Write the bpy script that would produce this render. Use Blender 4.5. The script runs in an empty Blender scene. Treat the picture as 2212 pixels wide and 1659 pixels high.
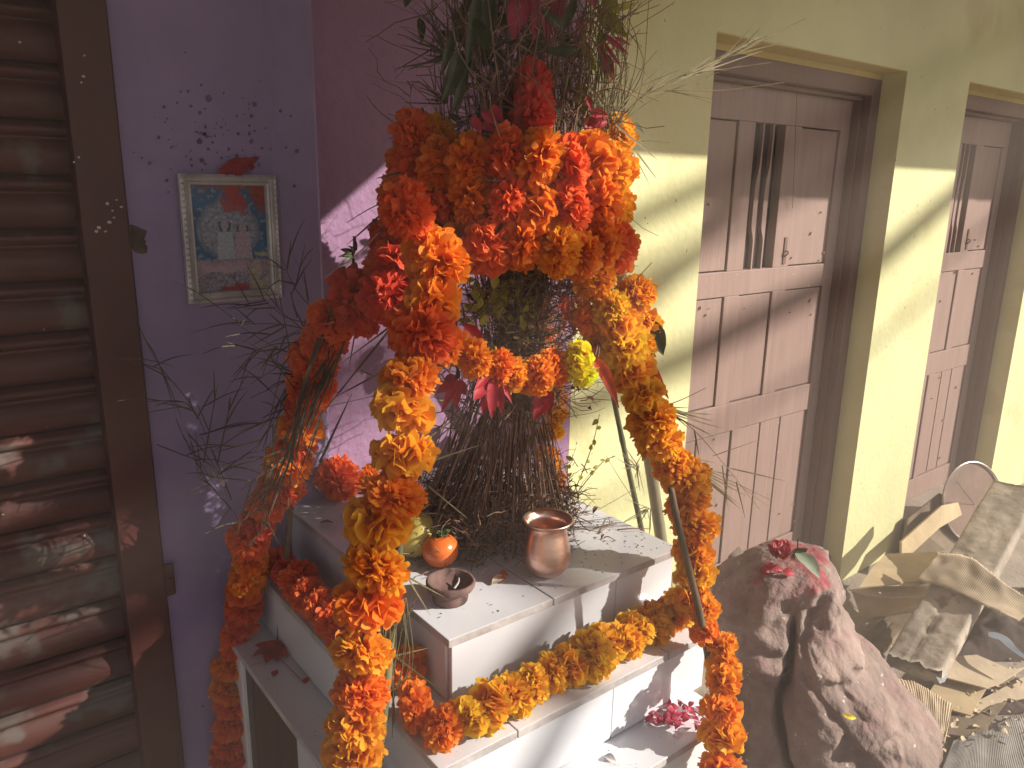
import bpy, math, random
from mathutils import Vector, Matrix, noise, Euler
R_ = math.radians
random.seed(7)
SC = bpy.context.scene
# ---------------------------------------------------------------- camera
YAW, PIT, ROL, FPX = R_(38.01289859), R_(14.37627082), R_(-1.04399581), 1680.9986722
CAM = Vector((0, 0, 1.5))
_f = Vector((math.sin(YAW)*math.cos(PIT), math.cos(YAW)*math.cos(PIT), -math.sin(PIT)))
_r = Vector((math.cos(YAW), -math.sin(YAW), 0))
_d = _f.cross(_r)
RT = _r*math.cos(ROL) + _d*math.sin(ROL)
DN = -_r*math.sin(ROL) + _d*math.cos(ROL)
cam = bpy.data.cameras.new('camera'); cam.sensor_width = 36; cam.lens = 36*FPX/2212
cam.clip_start = 0.02; cam.clip_end = 400
co = bpy.data.objects.new('camera', cam); SC.collection.objects.link(co)
mw = Matrix((( RT.x, -DN.x, -_f.x, CAM.x), (RT.y, -DN.y, -_f.y, CAM.y), (RT.z, -DN.z, -_f.z, CAM.z), (0, 0, 0, 1)))
co.matrix_world = mw; SC.camera = co
# ---------------------------------------------------------------- light
SUNV = Vector((-0.97, 1.0, -0.75))             # the way the sunlight travels
elev = math.atan2(0.75, math.hypot(0.97, 1.0))
w = bpy.data.worlds.new('World'); SC.world = w; w.use_nodes = True
nt = w.node_tree; bg = nt.nodes['Background']
sky = nt.nodes.new('ShaderNodeTexSky'); sky.sky_type = 'NISHITA'; sky.sun_disc = False
sky.sun_elevation = elev; sky.sun_rotation = math.atan2(0.97, -1.0); sky.air_density = 1.0; sky.dust_density = 1.5
nt.links.new(sky.outputs[0], bg.inputs[0]); bg.inputs[1].default_value = 0.066
sl = bpy.data.lights.new('sun', 'SUN'); sl.energy = 5.0; sl.angle = R_(0.5); sl.color = (1.0, 0.93, 0.82)
so = bpy.data.objects.new('sun', sl); SC.collection.objects.link(so)
so.rotation_euler = SUNV.to_track_quat('-Z', 'Y').to_euler()
SC.view_settings.view_transform = 'Standard'; SC.view_settings.look = 'None'
SC.view_settings.exposure = 0.93; SC.view_settings.gamma = 1.0
# ---------------------------------------------------------------- helpers
def ray(x, y): return _f + RT*((x-1106)/FPX) + DN*((y-829.5)/FPX)
def aty(x, y, Y): d = ray(x, y); return CAM + d*(Y/d.y)
def atz(x, y, Z): d = ray(x, y); return CAM + d*((Z-1.5)/d.z)
def atx(x, y, X): d = ray(x, y); return CAM + d*(X/d.x)
def atr(x, y, r):
    d = ray(x, y); return CAM + d*(r/math.hypot(d.x, d.y))
COL = SC.collection.objects
def tag(o, label=None, cat=None, group=None, kind=None):
    if label: o['label'] = label
    if cat: o['category'] = cat
    if group: o['group'] = group
    if kind: o['kind'] = kind
    return o
def empty(name, loc, label=None, cat=None, group=None):
    o = bpy.data.objects.new(name, None); COL.link(o); o.location = loc; o.empty_display_size = 0.05
    return tag(o, label, cat, group)
class MB:
    def __init__(s): s.v = []; s.f = []; s.m = []; s.c = []
    def add(s, vs, fs, mi=0, col=None):
        b = len(s.v); s.v += [tuple(v) for v in vs]; s.f += [tuple(b+i for i in f) for f in fs]
        s.m += [mi]*len(fs)
        s.c += (col if isinstance(col, list) else [col or (1, 1, 1, 1)]*len(vs))
        return s
    def box(s, a, b, mi=0, top=None):
        x0, y0, z0 = a; x1, y1, z1 = b
        vs = [(x0,y0,z0),(x1,y0,z0),(x1,y1,z0),(x0,y1,z0),(x0,y0,z1),(x1,y0,z1),(x1,y1,z1),(x0,y1,z1)]
        s.add(vs, [(0,3,2,1),(0,1,5,4),(1,2,6,5),(2,3,7,6),(3,0,4,7)], mi)
        s.f.append(tuple(len(s.v)-8+i for i in (4,5,6,7))); s.m.append(mi if top is None else top)
        return s
    def prism(s, poly, axis, a, b, mi=0):
        """extrude a 2D polygon along axis 'x','y','z' from a to b"""
        def P(u, v, t): return {'x': (t,u,v), 'y': (u,t,v), 'z': (u,v,t)}[axis]
        n = len(poly); vs = [P(u,v,a) for u,v in poly]+[P(u,v,b) for u,v in poly]
        fs = [tuple(range(n)), tuple(range(2*n-1, n-1, -1))]+[(i, i+n, (i+1)%n+n, (i+1)%n) for i in range(n)]
        return s.add(vs, fs, mi)
    def tube(s, pts, r0, r1=None, n=5, mi=0, col=None, cap=True):
        if r1 is None: r1 = r0
        pts = [Vector(p) for p in pts]; m = len(pts); vs = []
        up = Vector((0.13, 0.21, 0.97))
        for i, p in enumerate(pts):
            t = (pts[min(i+1, m-1)]-pts[max(i-1, 0)])
            if t.length < 1e-9: t = Vector((0,0,1))
            t.normalize()
            a = t.cross(up)
            if a.length < 1e-3: a = t.cross(Vector((1,0,0)))
            a.normalize(); b = t.cross(a)
            rr = r0+(r1-r0)*i/(m-1) if not callable(r0) else r0(i/(m-1))
            for k in range(n):
                q = 2*math.pi*k/n; vs.append(p+(a*math.cos(q)+b*math.sin(q))*rr)
        fs = [(i*n+k, i*n+(k+1)%n, (i+1)*n+(k+1)%n, (i+1)*n+k) for i in range(m-1) for k in range(n)]
        if cap: fs += [tuple(range(n-1, -1, -1)), tuple((m-1)*n+k for k in range(n))]
        return s.add(vs, fs, mi, col)
    def lathe(s, prof, n=40, c=(0,0,0), mi=0, wob=0, seed=0):
        vs = []; m = len(prof)
        for r, z in prof:
            for k in range(n):
                q = 2*math.pi*k/n; d = 1+wob*noise.noise(Vector((math.cos(q)*1.5+seed, math.sin(q)*1.5, z*40)))
                vs.append((c[0]+r*d*math.cos(q), c[1]+r*d*math.sin(q), c[2]+z))
        fs = [(i*n+k, i*n+(k+1)%n, (i+1)*n+(k+1)%n, (i+1)*n+k) for i in range(m-1) for k in range(n)]
        return s.add(vs, fs, mi)
    def blade(s, pts, w, mi=0, nrm=None, col=None):
        """thin grass blade / strip along pts, tapering"""
        pts = [Vector(p) for p in pts]; m = len(pts); vs = []
        nn = nrm or Vector((random.uniform(-1,1), random.uniform(-1.5,-.2), random.uniform(-.4,1)))
        for i, p in enumerate(pts):
            t = (pts[min(i+1, m-1)]-pts[max(i-1, 0)]).normalized(); a = t.cross(nn)
            a = a.normalized() if a.length > 1e-4 else Vector((1,0,0))
            u = i/(m-1); ww = w*(1-u)**0.6*(0.6+0.4*min(1, u*6))*0.5+0.0002
            vs += [p-a*ww, p+a*ww]
        return s.add(vs, [(2*i, 2*i+1, 2*i+3, 2*i+2) for i in range(m-1)], mi, col)
    def leaf(s, p0, p1, w, nrm=None, bend=0.1, fold=0.25, mi=0, n=8, shape=None, twist=0.0, wav=0.0, col=None):
        p0 = Vector(p0); p1 = Vector(p1); ax = p1-p0; L = ax.length; ax.normalize()
        nn = Vector(nrm) if nrm else (CAM-p0)
        nn = nn-ax*nn.dot(ax); nn.normalize(); si = ax.cross(nn)
        vs = []
        for i in range(n+1):
            u = i/n
            ww = (shape(u) if shape else (math.sin(math.pi*min(1, u*1.0)**0.75)**0.9)*0.5)*w
            ww = max(ww, 0.0002)
            a = twist*u; S = si*math.cos(a)+nn*math.sin(a); N = nn*math.cos(a)-si*math.sin(a)
            c = p0+ax*(L*u)+nn*(bend*L*math.sin(math.pi*u))
            wv = wav*w*math.sin(u*17+w*900)
            vs += [c-S*ww+N*(fold*ww+wv), c-S*ww*.5+N*(fold*ww*.35), c, c+S*ww*.5+N*(fold*ww*.35), c+S*ww+N*(fold*ww-wv)]
        fs = [(5*i+k, 5*i+k+1, 5*i+k+6, 5*i+k+5) for i in range(n) for k in range(4)]
        return s.add(vs, fs, mi, col)
    def build(s, name, mats, parent=None, smooth=False, bevel=0, origin=None, cols=False, solid=0):
        me = bpy.data.meshes.new(name)
        o_ = Vector(origin) if origin is not None else (Vector(parent.location) if parent is not None and parent.parent is None else Vector((0,0,0)))
        if parent is not None and parent.parent is not None:
            o_ = wloc(parent)
        me.from_pydata([Vector(v)-o_ for v in s.v], [], s.f)
        if not isinstance(mats, (list, tuple)): mats = [mats]
        for m in mats: me.materials.append(m)
        me.polygons.foreach_set('material_index', s.m)
        if smooth: me.polygons.foreach_set('use_smooth', [True]*len(me.polygons))
        if cols:
            ca = me.color_attributes.new('pv', 'FLOAT_COLOR', 'POINT')
            ca.data.foreach_set('color', [x for c in s.c for x in c])
        me.update()
        o = bpy.data.objects.new(name, me); COL.link(o)
        if parent is None: o.location = o_
        else: o.parent = parent
        if solid:
            md = o.modifiers.new('thick', 'SOLIDIFY'); md.thickness = solid; md.offset = 0
        if bevel:
            md = o.modifiers.new('bev', 'BEVEL'); md.width = bevel; md.segments = 2; md.limit_method = 'ANGLE'; md.angle_limit = R_(40)
        return o
def wloc(o):
    v = Vector(o.location); p = o.parent
    while p is not None: v += Vector(p.location); p = p.parent
    return v
def curve(pts, n=8):
    """Catmull-Rom through 3D points"""
    P = [Vector(p) for p in pts]
    if len(P) == 2: return [P[0].lerp(P[1], i/n) for i in range(n+1)]
    P = [P[0]*2-P[1]]+P+[P[-1]*2-P[-2]]; out = []
    for i in range(1, len(P)-2):
        a, b, c, d = P[i-1:i+3]
        for k in range(n):
            t = k/n
            out.append(0.5*((2*b)+(c-a)*t+(2*a-5*b+4*c-d)*t*t+(3*b-a-3*c+d)*t**3))
    out.append(P[-2]); return out
# ---------------------------------------------------------------- materials
def mat(name, col, rough=0.8, var=0.12, scale=6.0, bump=0.0, bscale=60.0, metal=0.0, trans=0.0, spec=0.4,
        stretch=None, objcol=False, attr=False, col2=None, speck=None, sscale=90, sthr=0.72, stain=None, stscale=3, stthr=.6, coat=0, bdist=.004):
    m = bpy.data.materials.new(name); m.use_nodes = True; n = m.node_tree.nodes; l = m.node_tree.links
    b = n['Principled BSDF']; out = n['Material Output']
    b.inputs['Roughness'].default_value = rough; b.inputs['Metallic'].default_value = metal
    b.inputs['Specular IOR Level'].default_value = spec
    if coat: b.inputs['Coat Weight'].default_value = coat; b.inputs['Coat Roughness'].default_value = .15
    tc = n.new('ShaderNodeTexCoord'); mp = n.new('ShaderNodeMapping'); l.new(tc.outputs['Object'], mp.inputs[0])
    if stretch: mp.inputs['Scale'].default_value = stretch
    nz = n.new('ShaderNodeTexNoise'); nz.inputs['Scale'].default_value = scale; nz.inputs['Detail'].default_value = 6
    nz.inputs['Roughness'].default_value = .62
    l.new(mp.outputs[0], nz.inputs['Vector'])
    ramp = n.new('ShaderNodeMapRange'); ramp.inputs[1].default_value = .3; ramp.inputs[2].default_value = .7
    l.new(nz.outputs[0], ramp.inputs[0])
    mx = n.new('ShaderNodeMix'); mx.data_type = 'RGBA'; l.new(ramp.outputs[0], mx.inputs[0])
    c2 = col2 or tuple(c*(1-var*2.0) for c in col)
    c1 = col if col2 else tuple(min(1, c*(1+var*.6)) for c in col)
    mx.inputs[6].default_value = (*c2, 1); mx.inputs[7].default_value = (*c1, 1)
    cur = mx.outputs[2]
    if objcol:
        oi = n.new('ShaderNodeObjectInfo'); mm = n.new('ShaderNodeMix'); mm.data_type = 'RGBA'; mm.blend_type = 'MULTIPLY'; mm.inputs[0].default_value = 1
        l.new(cur, mm.inputs[6]); l.new(oi.outputs['Color'], mm.inputs[7]); cur = mm.outputs[2]
    if attr:
        at = n.new('ShaderNodeAttribute'); at.attribute_name = 'pv'; mm = n.new('ShaderNodeMix'); mm.data_type = 'RGBA'; mm.blend_type = 'MULTIPLY'; mm.inputs[0].default_value = 1
        l.new(cur, mm.inputs[6]); l.new(at.outputs['Color'], mm.inputs[7]); cur = mm.outputs[2]
    for (sc_, ss, th, wd) in ((speck, sscale, sthr, .02), (stain, stscale, stthr, .08)):
        if sc_:
            n2 = n.new('ShaderNodeTexNoise'); n2.inputs['Scale'].default_value = ss; n2.inputs['Detail'].default_value = 3
            l.new(tc.outputs['Object'], n2.inputs['Vector'])
            r2 = n.new('ShaderNodeMapRange'); r2.inputs[1].default_value = th; r2.inputs[2].default_value = th+wd
            l.new(n2.outputs[0], r2.inputs[0]); mm = n.new('ShaderNodeMix'); mm.data_type = 'RGBA'
            l.new(r2.outputs[0], mm.inputs[0]); l.new(cur, mm.inputs[6]); mm.inputs[7].default_value = (*sc_, 1); cur = mm.outputs[2]
    l.new(cur, b.inputs['Base Color'])
    if bump:
        n3 = n.new('ShaderNodeTexNoise'); n3.inputs['Scale'].default_value = bscale; n3.inputs['Detail'].default_value = 5
        l.new(mp.outputs[0], n3.inputs['Vector'])
        bp = n.new('ShaderNodeBump'); bp.inputs['Strength'].default_value = bump; bp.inputs['Distance'].default_value = bdist
        l.new(n3.outputs[0], bp.inputs['Height']); l.new(bp.outputs[0], b.inputs['Normal'])
    if trans:
        tr = n.new('ShaderNodeBsdfTranslucent'); l.new(cur, tr.inputs[0])
        ms = n.new('ShaderNodeMixShader'); ms.inputs[0].default_value = trans
        l.new(b.outputs[0], ms.inputs[1]); l.new(tr.outputs[0], ms.inputs[2]); l.new(ms.outputs[0], out.inputs[0])
    return m
M = dict(
 lilac=mat('lilac_paint', (.31,.235,.41), .75, .14, 2.2, .6, 45, stain=(.26,.19,.33), stscale=4, stthr=.56, speck=(.16,.08,.13), sscale=34, sthr=.74),
 mauve=mat('mauve_paint', (.32,.18,.30), .8, .10, 2.5, .9, 55, speck=(.25,.16,.2), sscale=60, sthr=.73),
 yellow=mat('yellow_paint', (.70,.68,.37), .8, .09, 1.6, .6, 50, speck=(.45,.40,.2), sscale=42, sthr=.745, stain=(.62,.58,.30), stscale=3.1, stthr=.56),
 ochre=mat('ochre_reveal_paint', (.62,.50,.17), .8, .10, 3, .4, 40),
 door=mat('brown_door_paint', (.305,.20,.175), .6, .09, 7, .3, 40, stretch=(6,6,.5), speck=(.62,.52,.46), sscale=38, sthr=.75),
 frame=mat('brown_frame_paint', (.17,.09,.07), .6, .12, 5, .3, 40, stretch=(2,2,.7), speck=(.5,.4,.35), sscale=50, sthr=.77),
 dark=mat('dark_interior', (.035,.018,.015), .9),
 shutter=mat('shutter_enamel', (.088,.027,.022), .55, .2, 8, .3, 30, stretch=(.8,1,3), speck=(.4,.34,.3), sscale=55, sthr=.75, stain=(.10,.075,.065), stscale=14, stthr=.56),
 chan=mat('shutter_channel_enamel', (.078,.020,.017), .5, .15, 5, .2, 40, speck=(.55,.45,.4), sscale=40, sthr=.77),
 tile=mat('glazed_white_tile', (.70,.71,.75), .18, .05, 3, .04, 60, spec=.5, stain=(.60,.59,.60), stscale=5, stthr=.60, speck=(.42,.38,.35), sscale=75, sthr=.755),
 tedge=mat('tile_edge', (.50,.46,.45), .75, .2, 20, .3, 90),
 grout=mat('grout', (.16,.12,.10), .95, .2, 30, .4, 90),
 panel=mat('dark_brown_board', (.10,.045,.035), .6, .25, 8, .3, 50, stretch=(1,4,.6)),
 conc=mat('dusty_concrete', (.38,.32,.27), .95, .18, 4, .8, 60, stain=(.26,.21,.17), stscale=6, stthr=.55),
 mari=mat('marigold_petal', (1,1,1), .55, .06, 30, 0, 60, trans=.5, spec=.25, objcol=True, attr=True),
 calyx=mat('flower_calyx', (.14,.20,.05), .7, .2, 30),
  street=mat('street_dirt', (.17,.145,.12), .95, .2, 3, .8, 40),
 stem=mat('dry_stem', (.19,.10,.068), .85, .3, 30, .4, 90, attr=False),
 twig=mat('thin_twig', (.27,.16,.10), .85, .3, 40),
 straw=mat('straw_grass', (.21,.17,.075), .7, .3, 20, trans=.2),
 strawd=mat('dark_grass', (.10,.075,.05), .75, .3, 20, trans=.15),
 green=mat('green_leaf', (.060,.070,.025), .5, .3, 40, .3, 60, trans=.25),
 ygreen=mat('yellow_green_leaf', (.42,.40,.05), .5, .25, 30, .3, 60, trans=.35),
 pink=mat('pink_bract', (.60,.07,.14), .5, .2, 30, .3, 60, trans=.35),
 crim=mat('crimson_petal', (.50,.03,.05), .55, .25, 40, .2, 90, trans=.3),
 redor=mat('orange_red_leaf', (.72,.12,.05), .5, .2, 30, .3, 60, trans=.35),
 bamboo=mat('bamboo_culm', (.34,.30,.19), .45, .2, 5, .2, 60, stretch=(2,2,.5)),
 bamboog=mat('green_stalk', (.17,.165,.085), .5, .25, 8, .2, 60),
 bstick=mat('brown_stick', (.19,.125,.075), .7, .3, 20, .5, 50, stretch=(1,1,.3)),
 copper=mat('copper', (.86,.57,.46), .33, .10, 9, .12, 40, metal=1.0, stretch=(1,1,4)),
 clay=mat('fired_clay', (.20,.115,.10), .9, .25, 20, .8, 60, stain=(.05,.03,.03), stscale=22, stthr=.58),
 persim=mat('persimmon_skin', (.80,.17,.03), .22, .08, 12, .05, 60, spec=.5, coat=.3),
 yfruit=mat('yellow_fruit_skin', (.70,.55,.14), .3, .12, 14, .05, 60, spec=.5),
 rock=mat('reddish_sandstone', (.43,.285,.26), .9, .22, 6, 1.0, 28, stain=(.27,.17,.155), stscale=7, stthr=.52),
 powder=mat('vermilion_powder', (.52,.10,.13), .95, .3, 30, .5, 90),
 redpaint=mat('red_powder_smear', (.30,.018,.028), .85, .25, 40, .3, 90),
 spat=mat('dried_spatter', (.20,.10,.19), .85, .3, 40),
 ypaint=mat('yellow_powder', (.60,.42,.08), .9, .2, 40),
 silver=mat('silver_moulding', (.60,.56,.56), .4, .2, 20, .3, 60, metal=.3),
 wood=mat('weathered_timber', (.43,.36,.29), .92, .25, 7, 1.0, 30, stretch=(1,1,1), stain=(.22,.17,.13), stscale=12, stthr=.60),
 card=mat('cardboard', (.52,.40,.24), .9, .12, 10, .3, 50),
 cardp=mat('pale_cardboard', (.60,.48,.34), .9, .12, 10, .3, 50),
 dirt=mat('dirt_litter', (.20,.15,.11), .95, .3, 20, 1.0, 60),
 cloth=mat('dark_cloth', (.075,.052,.045), .95, .3, 12, .8, 40),
 tarp=mat('brown_sack', (.20,.15,.10), .9, .25, 9, .6, 40),
 bluep=mat('blue_grey_plastic', (.20,.24,.30), .4, .2, 12),
 sheet=mat('grey_roofing', (.34,.32,.30), .7, .2, 6, .3, 40),
 rust=mat('roof_iron', (.20,.17,.15), .7, .3, 4),
 seed=mat('seed_litter', (.09,.065,.05), .9, .3, 60),
 tray=mat('rusty_tin', (.26,.17,.135), .7, .15, 10, .3, 50),
 wire=mat('bright_wire', (.75,.73,.70), .3, .05, 30, metal=.9),
 foil=mat('printed_foil', (.62,.66,.72), .35, .1, 60, metal=.4),
 hole=mat('wall_hole', (.12,.085,.07), .95, .3, 40, 1, 80),
 cable=mat('black_cable', (.02,.02,.02), .6),
)
ORANGE = (1.0, .29, .035, 1); LIGHT = (1.0, .40, .035, 1); YEL = (1.0, .51, .04, 1); SHADE_RED = (.98, .19, .06, 1); SHADE_DRED = (.86, .12, .07, 1)  # petals are all orange; the two red tones have shade put in
LEM = (1.0, .74, .03, 1)
def jit(c, a=.12):
    k = 1+random.uniform(-a, a); return (min(1, c[0]*(1+random.uniform(-.03,.0))), min(1, c[1]*k), c[2]*k, 1)
# ---------------------------------------------------------------- setting
YW = 1.394                                       # plane of the yellow wall
YP = 1.342                                       # plane of the lilac wall
g = MB(); g.box((-12,-12,-.2), (12,12,-.004)); gr = g.build('ground', M['street']); tag(gr, kind='structure')
g = MB(); g.box((-3,.25,-.15), (9,YW+.3,0)); gr = g.build('pavement', M['conc']); tag(gr, kind='structure')
XL1, XR1, ZD1 = 1.739, 2.746, 1.892
XL2, XR2, ZD2 = 3.217, 4.10, 1.900
TOPZ = 2.75
def wallbm():
    b = MB(); y0, y1 = YW, YW+.40
    b.box((1.278, y0, 0), (XL1, y1, TOPZ)); b.box((XR1, y0, 0), (XL2, y1, TOPZ)); b.box((XR2, y0, 0), (8.0, y1, TOPZ))
    b.box((XL1, y0, ZD1), (XR1, y1, TOPZ)); b.box((XL2, y0, ZD2), (XR2, y1, TOPZ)); return b
yw = wallbm().build('yellow_wall', M['yellow']); tag(yw, 'pale yellow plastered wall with two recessed brown doors', 'wall')
sc_ = MB(); r3 = random.Random(9)
for i in range(70):
    x = r3.choice([r3.uniform(1.3,1.72), r3.uniform(2.77,3.19), r3.uniform(2.77,3.19)]); z = r3.uniform(.3,2.0); q_ = r3.uniform(.0008,.0026)
    ps = [(x+q_*(1+.5*r3.random())*math.cos(k)*(.5 if i % 3 else 1.2), z+q_*(1+.5*r3.random())*math.sin(k)*(1.6 if i % 3 else .6)) for k in (0,1,2,3,4,5)]
    sc_.prism(ps, 'y', YW-.0006, YW+.001)
M['scuff'] = mat('wall_scuff', (.36,.30,.17), .9, .3, 40); sc_.build('scuff_marks', M['scuff'], yw)
rv = MB()                                        # ochre painted reveals, 3 mm proud of the masonry
for xl, xr, zd in ((XL1, XR1, ZD1), (XL2, XR2, ZD2)):
    rv.box((xl+.002, YW+.002, zd-.003), (xr-.004, YW+.16, zd+.001)); rv.box((xl+.003, YW+.084, zd-.028), (xr-.005, YW+.158, zd-.0035))
rv.build('reveal_ceiling', M['ochre'], yw)
def ragged(b, x, y, z0, z1, seed, s=1):
    pass
m = MB().box((.607, YW-.001, 0), (1.276, YW+.4, TOPZ)); mw_ = m.build('mauve_wall', M['mauve']); tag(mw_, 'mauve plastered wall panel behind the flower shrine', 'wall')
poly = [(.286, YP), (.520, YP), (.530, YP-.004), (.600, YP-.001), (.607, YP+.006), (.607, YW+.38), (.286, YW+.38)]
lw = MB().prism(poly, 'z', 0, TOPZ).build('lilac_pillar', M['lilac']); tag(lw, 'lilac plastered pillar carrying the framed picture', 'wall')
# broken plaster hole beside the shutter channel and paint splashes on the pillar
def blob(cx, cz, r, y, n=14, sd=0, el=1.0, th=.001):
    ps = []
    for k in range(n):
        q = 2*math.pi*k/n; rr = r*(1+.55*noise.noise(Vector((math.cos(q)*1.3+sd*7.1, math.sin(q)*1.3+sd, sd))))
        ps.append((cx+rr*math.cos(q), cz+rr*math.sin(q)*el))
    return ps
hb = MB()
p = aty(288, 520, YP)
for k in range(3):
    hb.prism(blob(p.x+k*.004, p.z+.006-.008*k, .017-.003*k, 0, 16, 3+k), 'y', YP-.0012-.0008*k, YP+.001)
hb.build('plaster_hole', M['hole'], lw)
sp = MB(); rs = random.Random(5)
for i in range(120):
    x = rs.gauss(470, 75); y = rs.gauss(320, 85)
    if 372 < x < 606 and 368 < y < 660 or x < 262 or x > 655: continue
    q = aty(x, y, YP); r = abs(rs.gauss(0, .0012))+.0006
    if rs.random() < .05: r *= 1.6
    sp.prism(blob(q.x, q.z, r, 0, 8, i, 1.2), 'y', YP-.0048, YP-.003)
sp.build('paint_spatter', M['spat'], lw)
sp = MB()
for x0_, y0_, x1_, y1_, w_ in ((470,385,505,345,.016), (480,372,520,340,.018), (505,362,545,342,.017), (520,360,560,338,.012), (535,365,530,338,.014), (490,380,540,352,.02), (548,366,520,350,.014)):
    sp.leaf(aty(x0_, y0_, YP-.012), aty(x1_, y1_, YP-.010), w_, nrm=(.1,-1,.2), bend=.12, fold=.3, n=5, wav=.08)
sp.build('stuck_petals', M['redpaint'], lw)
# ---------------------------------------------------------------- shutter
sh = empty('roller_shutter', (.0, YP, 0), 'dark brown steel roller shutter with sunlit patches near its foot', 'shutter')
pz = 1.658; zs = [1.98, 1.905, 1.825, 1.742]
while pz > 0: zs.append(pz); pz -= .0785
b = MB()
YS = YP+.035
for i in range(len(zs)-1):
    z1, z0 = zs[i], zs[i+1]; h = z1-z0; prof = []
    for k in range(8): a = math.pi*k/7; prof.append((YS-.010*math.sin(a)-.002, z1-.002-.27*h*k/7))
    for k in range(12): a = math.pi*k/11; prof.append((YS-.013*math.sin(a)**.7-.001, z1-.30*h-.68*h*k/11))
    vs = [(x, yy, zz) for x in (-1.6, .232) for yy, zz in prof]; n = len(prof)
    b.add(vs, [(k, k+1, n+k+1, n+k) for k in range(n-1)])
b.build('slats', M['shutter'], sh, smooth=True)
MB().box((-1.6, YS+.004, 0), (.25, YS+.02, 2.05)).build('backing', M['dark'], sh)
ch = MB(); ch.prism([(.218, YP-.012), (.283, YP-.012), (.283, YP+.05), (.228, YP+.05), (.228, YP+.03), (.218, YP+.03)], 'z', 0, TOPZ)
gc = ch.build('guide_channel', M['chan'], sh, bevel=.002)
fk = MB()
for i,(x,y,rr) in enumerate(((232,440,3),(236,480,3.5),(214,492,3.5),(208,500,3),(252,432,2),(262,447,2.5),(246,470,2),(182,120,2),(180,165,2.5),(170,340,2),(228,500,2),(160,350,2),(176,178,2),(243,455,2))):
    q = aty(x, y, YP-.012); fk.prism(blob(q.x, q.z, rr*.00085, 0, 10, i, .8), 'y', YP-.0127, YP-.0115)
fk.build('white_flecks', M['tedge'], gc)
q = atx(357, 1240, .290)
lt = MB().box((.283, YP-.012, q.z-.03), (.299, YP-.006, q.z+.03)); lt.box((.285, YP-.017, q.z-.02), (.296, YP-.012, q.z+.005))
lt.build('latch_plate', M['chan'], sh, bevel=.002)
MB().box((-1.6, YP-.01, 1.985), (.218, YP+.05, TOPZ)).build('shutter_hood', M['chan'], sh)
# ---------------------------------------------------------------- framed picture
pc = [aty(378,375,YP-.014), aty(583,377,YP-.014), aty(603,634,YP-.014), aty(405,655,YP-.014)]
fx0, fx1, fz1, fz0 = .362, .519, 1.508, 1.300
px, pz_ = (fx0+fx1)/2, (fz0+fz1)/2
pic = empty('picture_frame', (px, YP-.006, pz_), 'silver beaded picture frame with a faded blue devotional print', 'picture')
b = MB(); W, H = fx1-fx0, fz1-fz0; fw = .018
for (ax, az, bx_, bz, cx, cz, dx, dz) in (
   (0,0,W,0, W-fw,fw, fw,fw), (W,0,W,H, W-fw,H-fw, W-fw,fw), (W,H,0,H, fw,H-fw, W-fw,H-fw), (0,H,0,0, fw,fw, fw,H-fw)):
    # moulding: outer bead rail, valley, inner lip
    def lerp2(t): return (ax+(dx-ax)*t, az+(dz-az)*t), (bx_+(cx-bx_)*t, bz+(cz-bz)*t)
    lv = [(0, 0), (0, -.012), (.28, -.016), (.42, -.010), (.55, -.009), (.75, -.014), (.92, -.012), (1, -.004)]
    vs = []
    for t, yy in lv:
        (u0, v0), (u1, v1) = lerp2(t); vs += [(fx0+u0, YP-.004+yy, fz0+v0), (fx0+u1, YP-.004+yy, fz0+v1)]
    b.add(vs, [(2*k, 2*k+1, 2*k+3, 2*k+2) for k in range(len(lv)-1)])
fr = b.build('moulding', M['silver'], pic)
b = MB()
def bead(x, z):
    c = Vector((x, YP-.0195, z)); r = .0026; vs = [c+Vector((0,-r,0))]
    for k in range(6): a = k*math.pi/3; vs.append(c+Vector((r*math.cos(a), r*.4, r*math.sin(a))))
    b.add(vs, [(0, 1+k, 1+(k+1) % 6) for k in range(6)])
for i in range(22): bead(fx0+.0035, fz0+.006+i*(H-.012)/21); bead(fx1-.0035, fz0+.006+i*(H-.012)/21)
for i in range(16): bead(fx0+.006+i*(W-.012)/15, fz0+.0035); bead(fx0+.006+i*(W-.012)/15, fz1-.0035)
b.build('beads', M['silver'], fr)
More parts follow.
